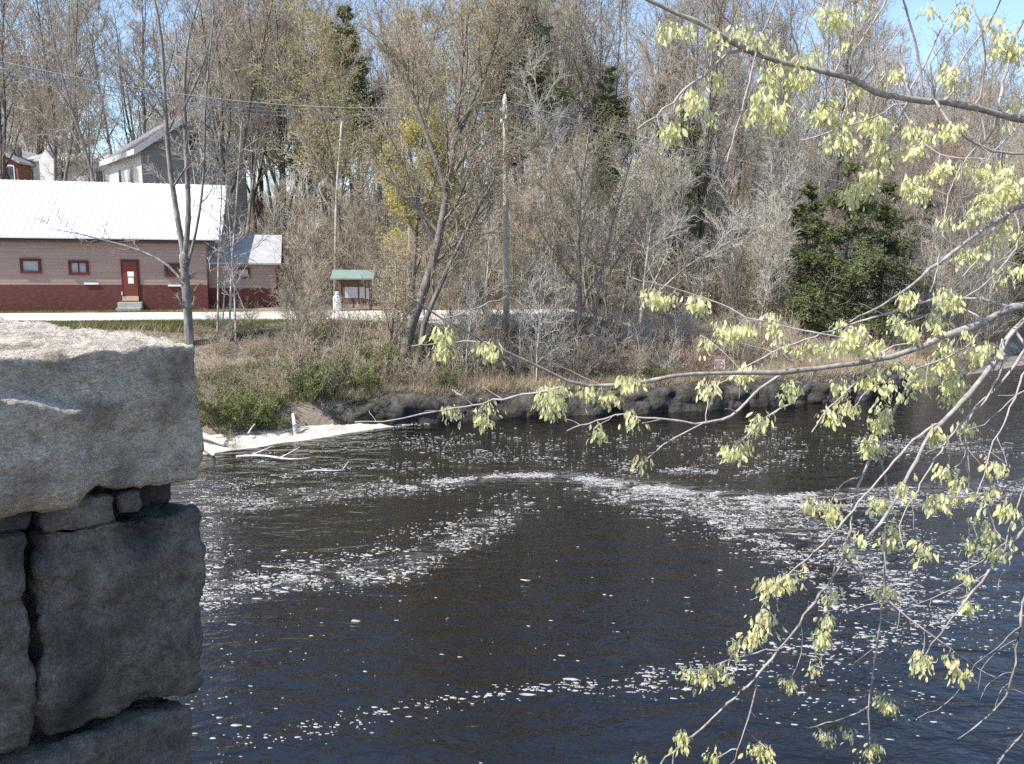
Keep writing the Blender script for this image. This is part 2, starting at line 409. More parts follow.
strip('sandbar', [(40, 478), (120, 470), (200, 456), (260, 448), (330, 437), (390, 427), (450, 419), (500, 413)], [(40, 474), (120, 450), (200, 436), (260, 434), (310, 430), (380, 421), (452, 415), (502, 411)], .24, M_sand)
strip('gravel_bar', [(840, 399), (890, 390), (940, 381), (1000, 371), (1050, 362)], [(830, 390), (890, 378), (940, 368), (1000, 359), (1050, 352)], .14, mat('wet_gravel', (.17, .145, .12), (.27, .24, .20), 3, bump=.7, bscale=14), seed=3)

# ------------------------------------------------------------------ granite wall in the left foreground
SX = np.array([.617, .787, 0]); SB = np.array([-.787, .617, 0])   # along the face (towards the right), back from the face
C0 = at(198, 345, 3.0)
wall = empty('granite_wall', tuple(C0), math.atan2(SX[1], SX[0]))
tag(wall, 'rough granite block wall with a pale sunlit capstone at the river edge', 'stone wall')
def block(name, u0, u1, v0, v1, z0, z1, m, amp, rnd, seed, res=.016, ledge=None):
    h = np.array([(u1 - u0) / 2, (v1 - v0) / 2, (z1 - z0) / 2]); c = np.array([(u0 + u1) / 2, (v0 + v1) / 2, (z0 + z1) / 2])
    nn = np.maximum((2 * h / res).astype(int), 3)
    import bmesh
    VV = []; FF = []; bs = 0
    for ax in range(3):
        a, b_ = [(1, 2), (2, 0), (0, 1)][ax]
        for sg in (-1, 1):
            A, B = np.meshgrid(np.linspace(-h[a], h[a], nn[a] + 1), np.linspace(-h[b_], h[b_], nn[b_] + 1), indexing='ij')
            P = np.zeros(A.shape + (3,)); P[..., a] = A; P[..., b_] = B; P[..., ax] = sg * h[ax]
            i = np.arange(A.size).reshape(A.shape) + bs
            q = np.stack([i[:-1, :-1], i[1:, :-1], i[1:, 1:], i[:-1, 1:]], -1).reshape(-1, 4)
            FF.append(q if sg > 0 else q[:, ::-1]); VV.append(P.reshape(-1, 3)); bs += A.size
    V = np.concatenate(VV)
    out = np.empty_like(V)
    so = seed * 7.3
    for j, p in enumerate(V):
        w = Vector((p[0] + c[0] + so, p[1] + c[1], p[2] + c[2]))
        r = rnd * (.55 + 1.3 * abs(mn.noise(w * 5)))
        inn = np.clip(p, -(h - r), h - r); d = p - inn; l = np.linalg.norm(d)
        nd = d / max(l, 1e-9)
        e = amp * (mn.fractal(w * 4.2, .75, 2.1, 7) * .5 + .8 * (abs(mn.noise(w * 3.1 + Vector((5, 1, 2)))) - .25)) + .008 * mn.fractal(w * 26, .5, 2., 4) 
        vd = mn.voronoi(w * 4.2 + Vector((.3, .1, .2)) * mn.noise(w * 6))[0]; e += amp * .85 * (min(vd[0], .62) - .42)
        vd = mn.voronoi(w * 13)[0]; e += amp * .22 * (min(vd[0], .6) - .4)
        if ledge: e += ledge(p + c)
        out[j] = inn + nd * (min(l, r) + e)
        zz = out[j][2] + c[2]; out[j][0] += .05 * max(zz, -1.4); out[j][2] += .115 * max(0, min(1.2, -(out[j][0] + c[0]))) * min(1, max(0, -zz / .4))
    me = mesh_np(name, out + c, FF, True)
    bm = bmesh.new(); bm.from_mesh(me); bmesh.ops.remove_doubles(bm, verts=bm.verts, dist=.0005); bm.to_mesh(me); bm.free()
    for p in me.polygons: p.use_smooth = True
    return link(name, me, m, wall)
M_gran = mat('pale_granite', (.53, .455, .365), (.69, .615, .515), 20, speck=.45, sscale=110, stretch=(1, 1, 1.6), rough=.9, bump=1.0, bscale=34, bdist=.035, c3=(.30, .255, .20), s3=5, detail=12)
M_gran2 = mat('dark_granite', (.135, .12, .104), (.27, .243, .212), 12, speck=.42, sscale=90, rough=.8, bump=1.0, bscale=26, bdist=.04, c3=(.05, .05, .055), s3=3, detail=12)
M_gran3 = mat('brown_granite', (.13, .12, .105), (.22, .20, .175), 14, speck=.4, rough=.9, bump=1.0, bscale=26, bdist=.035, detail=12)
def capledge(p):
    # a broken ledge standing proud on the camera side, low on the near end
    if p[1] > .12: return 0
    u = -p[0]; line = -.10 - .10 * sstep(.75, .3, u) + .05 * mn.noise((p[0] * 7, 0, 1))
    return .055 * sstep(.36, .46, u) * sstep(line + .02, line - .015, p[2])
px2m = 3.0 / F
capstone = block('capstone', -1.5, 0, 0, 2.1, -.485, .012, M_gran, .034, .018, 1, res=.0135, ledge=capledge)
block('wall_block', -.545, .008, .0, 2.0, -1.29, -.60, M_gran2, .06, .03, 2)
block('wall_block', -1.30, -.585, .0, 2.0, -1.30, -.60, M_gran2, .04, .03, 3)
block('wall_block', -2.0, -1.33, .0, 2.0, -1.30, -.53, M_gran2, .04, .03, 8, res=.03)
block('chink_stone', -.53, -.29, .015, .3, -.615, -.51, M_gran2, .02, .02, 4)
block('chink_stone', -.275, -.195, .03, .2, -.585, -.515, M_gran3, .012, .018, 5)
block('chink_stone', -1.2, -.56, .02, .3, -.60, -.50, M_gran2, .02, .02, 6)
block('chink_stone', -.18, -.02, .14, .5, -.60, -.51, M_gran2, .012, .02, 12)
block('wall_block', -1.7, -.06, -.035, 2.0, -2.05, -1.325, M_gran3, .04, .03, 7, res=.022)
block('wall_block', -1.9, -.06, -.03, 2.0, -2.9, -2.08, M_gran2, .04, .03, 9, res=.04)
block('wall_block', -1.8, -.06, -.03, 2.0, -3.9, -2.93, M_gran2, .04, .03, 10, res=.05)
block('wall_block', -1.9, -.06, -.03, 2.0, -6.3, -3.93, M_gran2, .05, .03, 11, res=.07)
core = MB(); core.box(-1.45, -.14, .14, 1.9, -3.9, -.3); core.build('mortar_core', M_gran2, wall)

# ------------------------------------------------------------------ buildings
M_pink = mat('pink_siding', (.335, .235, .195), (.40, .288, .245), 1.0, rough=.8, bump=.0, stretch=(.4, 1, 8), c3=(.33, .22, .19), s3=.6)
M_red = mat('red_brick_paint', (.10, .03, .026), (.13, .04, .034), 5, rough=.75, bump=.25, bscale=14, bdist=.01, c3=(.16, .055, .046), s3=4, stretch=(1, 1, 3))
M_trim = mat('dark_red_trim', (.10, .022, .018), (.13, .03, .025), 8)
M_door = mat('red_door', (.15, .035, .022), (.18, .045, .03), 3, rough=.5)
M_roof = mat('white_metal_roof', (.66, .66, .68), (.74, .74, .75), 1.5, rough=.45, spec=.5)
M_glass = mat('curtained_glass', (.24, .26, .28), (.36, .38, .39), 3, rough=.15, spec=.6)
M_glassd = mat('dark_glass', (.03, .035, .04), (.06, .065, .07), 3, rough=.1, spec=.6)
M_white = mat('white_paint', (.74, .74, .72), (.80, .80, .78), 4, rough=.6)
M_paper = mat('paper', (.78, .78, .76), (.82, .82, .8), 20)
M_tan = mat('tan_kickplate', (.50, .36, .22), (.58, .44, .28), 10)
M_conc = mat('concrete', (.33, .31, .28), (.45, .43, .39), 3, bump=.4)
M_shing = mat('grey_shingle', (.33, .33, .33), (.42, .42, .42), 3, bump=.5, bscale=12)
M_shing_d = mat('dark_shingle', (.16, .155, .16), (.22, .21, .21), 2, bump=.5, bscale=10)
M_gable_shade = mat('shaded_gable_grey', (.25, .245, .24), (.33, .32, .31), 1.2, stretch=(.5, .5, 6))  # grey that carries the shade on the house's gable side
M_brownw = mat('brown_brick', (.22, .10, .075), (.28, .14, .10), 4, bump=.5)

DV = np.array([.9745, .2244]); BA = math.atan2(DV[1], DV[0])
P0 = at(130, 308, 42.6)
bld = empty('long_building', tuple(P0), BA)
tag(bld, 'long pink and dark red building with a white ribbed metal roof across the road', 'building')
TILT = .010
def wp(px, py, v=0.0):
    """pixel -> (u, z) on the wall plane v metres behind the front wall"""
    nrm_ = np.array([-DV[1], DV[0]]); o = P0[:2] + nrm_ * v
    d = ray(px, py); t = np.dot(o, nrm_) / np.dot(d[:2], nrm_)
    p = d * t; return float(np.dot(p[:2] - P0[:2], DV)), float(p[2] + CZ - P0[2])
zE = wp(108, 233.5)[1]; zR = wp(108, 184, 4.0)[1]; zM = wp(108, 285)[1]; u1 = wp(205, 250)[0]; u0 = -24.0
w = MB(); w.prism([(u0, 0, zM), (u0, 8, zM), (u0, 8, zE), (u0, 4, zR - .12), (u0, 0, zE)], (u1 - u0, 0, 0))
for k in range(1, 16):
    zz = zM + k * (zE - zM) / 16
    w.box(u0, u1, -.007, 0.001, zz - .012, zz)
w.build('wall', M_pink, bld)
w = MB(); w.box(u0 - .01, u1 + .02, -.03, 8.03, -.6, zM); w.build('foundation_wall', M_red, bld)
slope = math.atan2(zR - zE, 4.0)
def roof(nm, ua, ub, zeave, zridge, vh, ov, th, m, parent, v0=0.0, rib=0.0):
    r = MB(); k = (zridge - zeave) / vh
    for sg in (0, 1):
        y0_, y1_ = (v0 - ov, v0 + vh) if sg == 0 else (v0 + vh, v0 + 2 * vh + ov)
        za, zb = (zeave - ov * k, zridge) if sg == 0 else (zridge, zeave - ov * k)
        r.prism([(ua, y0_, za), (ua, y1_, zb), (ua, y1_, zb + th), (ua, y0_, za + th)], (ub - ua, 0, 0))
        if rib:
            x = ua + .1
            while x < ub - .05:
                r.prism([(x, y0_, za + th), (x, y1_, zb + th), (x, y1_, zb + th + .03), (x, y0_, za + th + .03)], (.035, 0, 0)); x += rib
    return r.build(nm, m, parent)
roof('roof', u0 - .5, wp(221, 237)[0], zE, zR, 4.0, .42, .07, M_roof, bld, rib=.30)
fa = MB(); fa.box(u0 - .5, wp(221, 237)[0], -.40, -.36, zE - .45, zE - .22); fa.build('fascia', mat('dark_fascia', (.05, .03, .025)), bld)
def window(name, pa, pb, glass, parent, f=.12, mull=True, wpf=wp):
    ua, za = wpf(*pa); ub, zb = wpf(*pb)
    fr = MB(); za, zb = max(za, zb), min(za, zb)
    fr.box(ua, ub, -.09, .02, za - f, za); fr.box(ua, ub, -.10, .02, zb, zb + f)
    fr.box(ua, ua + f, -.085, .02, zb + f, za - f); fr.box(ub - f, ub, -.085, .02, zb + f, za - f)
    o = fr.build(name, M_trim, parent)
    p = MB(); p.box(ua + f, ub - f, -.03, -.005, zb + f, za - f)
    p.build('pane', glass, o)
    if mull:
        q = MB(); um = (ua + ub) / 2; q.box(um - .03, um + .03, -.05, -.031, zb + f, za - f); q.build('mullion', M_trim, o)
window('window', (19.5, 259.5), (41.5, 274.2), M_glass, bld, mull=False)
window('window', (68, 261), (89, 275.2), M_glass, bld)
window('window', (164, 263), (181, 276.5), M_glassd, bld)
ua, za = wp(120, 259.5); ub, zb = wp(141, 302)
d = MB(); d.box(ua, ub, -.06, .02, zb, za); do = d.build('door', M_trim, bld)
d = MB(); d.box(ua + .1, ub - .1, -.085, -.061, zb, za - .1); dp = d.build('door_panel', M_door, do)
for (a, c) in (((127.3, 271.5), (134, 276.5)), ((128, 277.5), (134, 283.5))):
    q0, q1 = wp(*a), wp(*c); d = MB(); d.box(q0[0], q1[0], -.095, -.086, q1[1], q0[1]); d.build('notice', M_paper, do)
q0, q1 = wp(122.5, 296), wp(139, 300.5); d = MB(); d.box(q0[0], q1[0], -.098, -.087, q1[1], q0[1]); d.build('kick_plate', M_tan, do)
q0, q1 = wp(121.8, 291.5), wp(123, 295); d = MB(); d.box(q0[0], q1[0], -.14, -.087, q1[1], q0[1]); d.build('handle', M_white, do)
q0, q1 = wp(119.5, 302), wp(144, 312); d = MB(); d.box(q0[0], q1[0], -.5, -.062, q1[1] - .3, q0[1]); d.box(q0[0], q1[0], -.9, -.5, q1[1] - .3, (q0[1] + q1[1]) / 2); d.build('step', M_conc, bld)
for a in ((84, 283), (168, 284.2)):
    q0 = wp(*a); d = MB(); d.box(q0[0], q0[0] + .66, -.09, -.031, q0[1] - .09, q0[1]); d.build('ledge', M_white, bld)
# annex at the right-hand end
vA = .6
def wpa(px, py): return wp(px, py, vA)
a0 = u1 + .02; a1 = wpa(275.5, 280)[0]; zAe = wpa(260, 260)[1]; zAm = wpa(255, 287)[1]; zAr = wp(255, 235, vA + 2.4)[1]
w = MB(); w.prism([(a0, vA, zAm), (a0, vA + 4.8, zAm), (a0, vA + 4.8, zAe), (a0, vA + 2.4, zAr - .1), (a0, vA, zAe)], (a1 - a0, 0, 0))
for k in range(1, 8):
    zz = zAm + k * (zAe - zAm) / 8; w.box(a0, a1, vA - .012, vA + .001, zz - .012, zz)
w.build('annex_wall', M_pink, bld)
w = MB(); w.box(a0, a1 + .02, vA - .03, vA + 4.83, -.8, zAm); w.build('annex_foundation', M_red, bld)
roof('annex_roof', a0, a1 + .3, zAe, zAr, 2.4, .3, .08, M_shing, bld, v0=vA)
def wpw(px, py):
    return wp(px, py, vA)
ua, za = wpa(236, 266.5); ub, zb = wpa(250, 277.5)
fr = MB(); fr.box(ua, ub, vA - .08, vA + .01, zb, za); o = fr.build('window', M_trim, bld)
p = MB(); p.box(ua + .1, ub - .1, vA - .095, vA - .081, zb + .1, za - .1); p.build('pane', M_glass, o)
bld.rotation_euler = (0, TILT, BA)

# grey gabled house behind
HC = at(143, 187, 60.0)
gh = empty('gabled_house', (HC[0], HC[1], hz(HC[0], HC[1]) - .3), math.atan2(.6, .8))
tag(gh, 'tall gabled house, lit side coloured white, shaded gable grey, behind the white metal roof', 'house')
base = hz(HC[0], HC[1]) - .3
zEv = at(143, 147, 60)[2] - base; zAp = at(199, 113.5, 62.2)[2] - base; G, SD = 7.27, 9.7
w = MB(); w.box(.0, G, .03, SD, 0, zEv); w.build('wall', M_white, gh)
w = MB(); w.prism([(0, 0, 0), (G, 0, 0), (G, 0, zEv), (G / 2, 0, zAp - .15), (0, 0, zEv)], (0, .029, 0)); w.build('gable_wall', M_gable_shade, gh)  # gable shade put into its grey colour; the sunlit side is white
w = MB()
for sg in (0, 1):
    xa, xb = (-.5, G / 2) if sg == 0 else (G / 2, G + .5)
    k = (zAp - zEv) / (G / 2); z_a, z_b = (zEv - .5 * k, zAp) if sg == 0 else (zAp, zEv - .5 * k)
    w.prism([(xa, -.5, z_a), (xb, -.5, z_b), (xb, -.5, z_b + .16), (xa, -.5, z_a + .16)], (0, SD + 1, 0))
w.build('roof', M_shing_d, gh)
w = MB(); k = (zAp - zEv) / (G / 2)
for sg in (0, 1):
    xa, xb = (-.52, G / 2) if sg == 0 else (G / 2, G + .52)
    z_a, z_b = (zEv - .52 * k - .22, zAp - .22) if sg == 0 else (zAp - .22, zEv - .52 * k - .22)
    w.prism([(xa, -.56, z_a), (xb, -.56, z_b), (xb, -.56, z_b + .36), (xa, -.56, z_a + .36)], (0, .055, 0))
w.prism([(-.56, -.5, zEv - .5 * k - .2), (-.56, SD + .5, zEv - .5 * k - .2), (-.56, SD + .5, zEv - .5 * k + .16), (-.56, -.5, zEv - .5 * k + .16)], (.055, 0, 0))
w.build('bargeboard', M_white, gh)
fr = MB(); fr.box(G / 2 - .5, G / 2 + .4, -.06, -.001, zAp - 2.6, zAp - 1.2); o = fr.build('window', M_white, gh)
p = MB(); p.box(G / 2 - .4, G / 2 + .3, -.08, -.061, zAp - 2.5, zAp - 1.3); p.build('pane', M_glassd, o)
for yy in (2.2, 5.6):
    fr = MB(); fr.box(-.06, -.001, yy, yy + .9, zEv - 2.6, zEv - 1.0); o = fr.build('window', M_white, gh)
    p = MB(); p.box(-.08, -.061, yy + .1, yy + .8, zEv - 2.5, zEv - 1.1); p.build('pane', M_glassd, o)

# low white house further left
def facade(px0, px1, pyt, Y): return at(px0, pyt, Y), at(px1, pyt, Y)
a, c = facade(27, 118, 161, 72)
lh = empty('low_house', (a[0], 72, hz(a[0], 72) - .5)); b0 = hz(a[0], 72) - .5
tag(lh, 'low white house with dark windows left of the grey gabled house', 'house')
Wd = c[0] - a[0]; zt = a[2] - b0
w = MB(); w.box(0, Wd, 0, 7, 0, zt); w.build('wall', M_white, lh)
roof('roof', -.4, Wd + .4, zt, zt + .9, 3.5, .4, .12, M_shing, lh)
w = MB(); xg = at(41, 170, 71)[0] - a[0]; xh = at(55.5, 170, 71)[0] - a[0]; w.prism([(xg, -1.2, 0), (xh, -1.2, 0), (xh, -1.2, zt), ((xg + xh) / 2, -1.2, zt + .8), (xg, -1.2, zt)], (0, 1.19, 0)); w.build('porch', M_white, lh)
for p0, p1 in (((57.5, 165), (67.5, 188)), ((95, 170), (104.5, 184)), ((31, 168), (35, 182))):
    A = at(*p0, 72); B = at(*p1, 72); fr = MB(); fr.box(A[0] - a[0], B[0] - a[0], -.06, -.001, B[2] - b0, A[2] - b0); o = fr.build('window', M_white, lh)
    p = MB(); p.box(A[0] - a[0] + .08, B[0] - a[0] - .08, -.08, -.061, B[2] - b0 + .08, A[2] - b0 - .08); p.build('pane', M_glassd, o)
# brown brick house at the edge
a, c = facade(-40, 17, 161, 70)
bh = empty('brick_house', (a[0], 70, hz(a[0], 70) - .5)); b0 = hz(a[0], 70) - .5
tag(bh, 'brown brick house with a chimney, cut off at the far left edge', 'house')
Wd = c[0] - a[0]; zt = a[2] - b0; zap = at(-6, 147, 70)[2] - b0
w = MB(); w.prism([(0, 0, 0), (Wd, 0, 0), (Wd, 0, zt), (Wd * .55, 0, zap), (0, 0, zt)], (0, 6, 0)); w.build('wall', M_brownw, bh)
w = MB()
for xa, za, xb, zb in ((-.4, zt - .2, Wd * .55, zap + .05), (Wd * .55, zap + .05, Wd + .4, zt - .25)):
    w.prism([(xa, -.4, za), (xb, -.4, zb), (xb, -.4, zb + .18), (xa, -.4, za + .18)], (0, 6.8, 0))
rf = w.build('roof', M_shing, bh)
q = at(5, 143, 70); w = MB(); w.box(q[0] - a[0] - .35, q[0] - a[0] + .35, 1.0, 1.7, zap - 1.5, q[2] - b0); w.build('chimney', M_shing_d, rf)
A = at(8, 165, 70); fr = MB(); fr.box(A[0] - a[0] - .5, A[0] - a[0] + .5, -.06, -.001, A[2] - b0 - 1.4, A[2] - b0); o = fr.build('window', M_white, bh)
p = MB(); p.box(A[0] - a[0] - .4, A[0] - a[0] + .4, -.08, -.061, A[2] - b0 - 1.3, A[2] - b0 - .1); p.build('pane', M_glassd, o)

# ------------------------------------------------------------------ notice kiosk, gas cylinder, sign, pole, wires
M_green = mat('green_metal_roof', (.15, .20, .175), (.21, .26, .23), 2, rough=.5)
M_wood = mat('brown_timber', (.10, .055, .035), (.16, .09, .06), 6, stretch=(1, 1, .2))
KY = 42.5
K = at(357, 311, KY); kb = hz(K[0], KY)
ki = empty('notice_kiosk', (K[0], KY, kb)); tag(ki, 'notice board kiosk with a green roof beside the road', 'notice board')
def kx(px, py): p = at(px, py, KY); return p[0] - K[0], p[2] - kb
x0, zt = kx(333, 271); x1, zb = kx(376, 279)
w = MB(); w.prism([(x0, -.75, zb), (x0, .0, zt), (x0, .75, zb), (x0, .75, zb + .06), (x0, 0, zt + .06), (x0, -.75, zb + .06)], (x1 - x0, 0, 0)); w.build('roof', M_green, ki)
for xx in (x0 + .25, x1 - .35):
    w = MB(); w.box(xx, xx + .13, -.07, .07, -.3, zb + .02); w.build('post', M_wood, ki)
pa, pb = kx(345, 286), kx(371, 300); w = MB(); w.box(x0 + .38, x1 - .35, -.03, .03, pb[1] - .15, zb - .02); w.build('board', M_wood, ki)
for p, q in (((345, 287), (358, 298)), ((359.5, 287), (365, 298)), ((366, 288), (371, 299))):
    A, B = kx(*p), kx(*q); w = MB(); w.box(A[0], B[0], -.045, -.031, B[1], A[1]); w.build('notice', mat('faded_paper', (.42, .40, .42), (.52, .50, .51), 8), ki)
g0 = at(337.5, 310.5, 41.6); gb = hz(g0[0], 41.6)
gc = empty('gas_cylinder', (g0[0], 41.6, gb)); tag(gc, 'white gas cylinder standing at the left side of the notice kiosk', 'gas cylinder')
w = MB(); w.lathe([(.19, 0), (.2, .04), (.2, .66), (.17, .76), (.10, .82), (.10, .84)], k=20); w.build('body', M_white, gc, True)
w = MB(); w.lathe([(.105, .842), (.105, .98), (.09, .98)], k=20); w.build('collar', M_white, gc, True)

M_signred = mat('sign_red', (.42, .13, .12), (.5, .18, .17), 5)
s0 = at(719.5, 364, 36.2); sb = hz(s0[0], 36.2)
sg_ = empty('warning_sign', (s0[0], 36.2, sb)); tag(sg_, 'small white sign with a red ring and cross on the river bank', 'sign')
w = MB(); w.box(-.02, .02, -.02, .02, -.4, s0[2] - sb + .25); w.build('post', M_bark_grey, sg_)
w = MB(); zc = s0[2] - sb; w.box(-.23, .23, -.045, -.021, zc - .23, zc + .23); pl = w.build('plate', mat('sign_white', (.72, .66, .66), (.76, .7, .7), 4), sg_)
w = MB()
for i in range(20):
    a1_, a2_ = 2 * math.pi * i / 20, 2 * math.pi * (i + 1) / 20
    w.prism([(math.cos(a1_) * .15, -.05, zc - .03 + math.sin(a1_) * .15), (math.cos(a2_) * .15, -.05, zc - .03 + math.sin(a2_) * .15), (math.cos(a2_) * .19, -.05, zc - .03 + math.sin(a2_) * .19), (math.cos(a1_) * .19, -.05, zc - .03 + math.sin(a1_) * .19)], (0, .0045, 0))
w.box(-.02, .02, -.053, -.0505, zc - .16, zc + .10); w.box(-.13, .13, -.056, -.0535, zc - .05, zc - .01)
w.build('symbol', M_signred, pl)
w = MB(); w.box(-.27, .23, -.05, -.021, zc + .235, zc + .36); w.build('header_plate', M_signred, sg_)

M_pole = mat('weathered_pole', (.47, .42, .34), (.60, .55, .46), 5, stretch=(1, 1, .15), bump=.3)
M_wire = mat('wire', (.45, .45, .46))
PY = 38.0
pb_ = at(506.5, 322, PY); pt = at(505, 98, PY); pbase = np.array([pb_[0], PY, hz(pb_[0], PY) - .3])
up = empty('utility_pole', tuple(pbase)); tag(up, 'tall pale wooden utility pole on the far bank by the road', 'utility pole')
tp = np.array([pt[0], PY, pt[2]]) - pbase
pts = np.stack([tp * t for t in np.linspace(0, 1, 8)])[None]
link('shaft', tube_mesh('shaft', [(pts, np.linspace(.15, .10, 8)[None], 12)]), M_pole, up)
w = MB(); w.box(tp[0] - .10, tp[0] + .10, tp[1] - .25, tp[1] - .10, tp[2] - .9, tp[2] - .35); w.build('bracket', M_white, up, bevel=.02)
for dz in (0.05, -.5, -1.0):
    w = MB(); w.lathe([(.03, tp[2] + dz - .06), (.06, tp[2] + dz), (.06, tp[2] + dz + .08), (.02, tp[2] + dz + .12)], c=(tp[0] + (0 if dz > 0 else -.15), tp[1] - (0 if dz > 0 else .02)), k=10); w.build('insulator', M_white, up, True)
ptop = pbase + tp
for k, dz in enumerate((-.12, -.28, -.42, -.58)):
    A = ptop + np.array([0, -.1, dz])
    Lp_ = at(-140, 26 + k * 4, 27.0) ; Rp_ = at(1180, 214 + k * 8, 72.0)
    n = 48; t = np.linspace(0, 1, n)[:, None]
    left = Lp_ + (A - Lp_) * t; left[:, 2] -= 1.1 * 4 * t[:, 0] * (1 - t[:, 0])
    right = A + (Rp_ - A) * t; right[:, 2] -= 1.5 * 4 * t[:, 0] * (1 - t[:, 0])
    o = link('power_line', tube_mesh('power_line', [(np.concatenate([left[:-1], right])[None], np.full((1, 2 * n - 1), .014), 5)]), M_wire)
    tag(o, ['topmost thin grey power line on the utility pole', 'thin grey power line second from top on the utility pole', 'thin grey power line third from top on the utility pole', 'lowest thin grey power line on the utility pole'][k], 'power line', 'power lines strung on the utility pole')

# ------------------------------------------------------------------ vegetation prototypes
def tree_proto(seed, H=20, r0=.16, nl=15, t0=.3, ang=34, ls=.34, trop=.55, lean=.04, buds=0, bsize=.10, n2=6, n3=6, n4=2, fork=False, rt=.010, trunk=None, wig=.10, spread=1.0):
    g = np.random.default_rng(seed)
    if trunk is None:
        n = 12; p = np.zeros((n, 3)); d = np.array([g.normal(0, lean), g.normal(0, lean), 1.])
        for i in range(1, n):
            d = nrm(d + np.array([g.normal(0, .05), g.normal(0, .05), .04])); p[i] = p[i - 1] + d * H / (n - 1)
        P = p[None]; Rd = (r0 * (1 - np.linspace(0, 1, n) ** 1.1 * .88))[None]; Rd[0, 0] *= 1.35
        P[0, 0, 2] = -.4
        trunks = [(P, Rd)]
        if fork:
            t = .18 + .2 * g.random(); Q, Rq = kids(g, P, Rd, 2, t, t + .08, .8, 16, 12, trop=.5, wig=.05, rf=.75, fall=.1, tip=.12, jit=.12)
            trunks.append((Q, Rq))
    else: trunks = [(np.asarray(a)[None], np.asarray(b)[None]) for a, b in trunk]
    tsets = [(P, Rd, 8) for P, Rd in trunks]; csets = []; ends = []
    for j, (P, Rd) in enumerate(trunks):
        m1 = nl if j == 0 else max(5, int(nl * .7))
        for b in range(len(P)):
            Q, Rq = kids(g, P[b:b+1], Rd[b:b+1], m1, t0 if j == 0 else .25, .98, ls * spread, ang, 7, trop=trop, wig=wig, rf=.5, fall=.55, rmin=rt * 1.5, tip=.25)
            tsets.append((Q, Rq, 5))
            Q2, R2 = kids(g, Q, Rq, n2, .12, 1, .55, 36, 5, trop=.25, wig=.14, rf=.6, fall=.4, rmin=rt * 1.2, tip=.4)
            csets.append((Q2, R2, 4))
            Q3, R3 = kids(g, Q2, R2, n3, .1, 1, .6, 38, 4, trop=.2, wig=.16, rf=.65, fall=.35, rmin=rt, tip=.6)
            csets.append((Q3, R3, 3))
            E = Q3
            if n4:
                Q4, R4 = kids(g, Q3, R3, n4, .2, 1, .65, 36, 3, trop=.15, wig=.12, rf=.8, fall=.2, rmin=rt * .8, tip=.7)
                csets.append((Q4, R4, 3)); E = Q4
            ends.append(E)
    tm = tube_mesh('trunk', tsets)
    V, Fc = tubes(csets)
    if buds:
        E = np.concatenate([e[:, -1] for e in ends] + [e[:, -2] for e in ends])
        E = np.repeat(E, buds, 0) + g.normal(0, .10, (len(E) * buds, 3))
        LV, LF = leaf_cards(g, E, bsize, .7)
        V, Fc, MI = join([(V, Fc, 0), (LV, LF, 1)])
        cm = mesh_np('crown', V, Fc, False, MI)
    else: cm = mesh_np('crown', V, Fc, False)
    return tm, cm

def conifer_proto(seed, H=12, r0=.14, w=2.2, nb=90, t0=.08, size=.16, droop=-.25, gaps=.1):
    g = np.random.default_rng(seed)
    n = 10; z = np.linspace(-.4, H, n); P = np.stack([.06 * np.sin(z), .05 * np.cos(z * 1.3), z], 1)[None]; Rd = (r0 * (1 - np.linspace(0, 1, n) * .93))[None]
    t = t0 + (1 - t0) * np.sort(g.random(nb)) ; az = g.random(nb) * 6.28
    Lb = w * (1 - t) ** .75 * (.65 + .5 * g.random(nb)) + .12
    Lb *= np.where(g.random(nb) < gaps, .35, 1)
    d = np.stack([np.cos(az), np.sin(az), .15 + .3 * t], 1); pts = [np.stack([0 * t, 0 * t, t * H], 1)]
    for s in range(6):
        d = nrm(d + np.array([0, 0, droop / 5]) + g.normal(0, .07, d.shape)); pts.append(pts[-1] + d * (Lb / 6)[:, None])
    Q = np.stack(pts, 1); Rq = np.repeat((.012 + .012 * Lb / w)[:, None], 7, 1) * np.linspace(1, .3, 7)
    tm = tube_mesh('trunk', [(P, Rd, 8), (Q, Rq, 4)])
    Q2, _ = kids(g, Q, Rq, 12, .15, 1, .42, 52, 4, trop=-.15, wig=.1, fall=.55)
    Q3, _ = kids(g, Q2, np.full(Q2.shape[:2], .004), 9, .05, 1, .45, 45, 3, trop=-.12, wig=.1, fall=.3)
    S = np.concatenate([Q2.reshape(-1, 3), Q3.reshape(-1, 3)])
    A = S + g.normal(0, .03, S.shape); N = len(A)
    dd = nrm(g.normal(0, 1, (N, 3)) * np.array([1, 1, .45]) + np.array([0, 0, -.2])); u = nrm(np.cross(dd, g.normal(0, 1, (N, 3))))
    s = size * (.6 + .8 * g.random(N))[:, None]
    V = np.stack([A - u * s * .16, A + dd * s, A + u * s * .16], 1).reshape(-1, 3)
    cm = mesh_np('crown', V, [np.arange(3 * N).reshape(N, 3)])
    return tm, cm

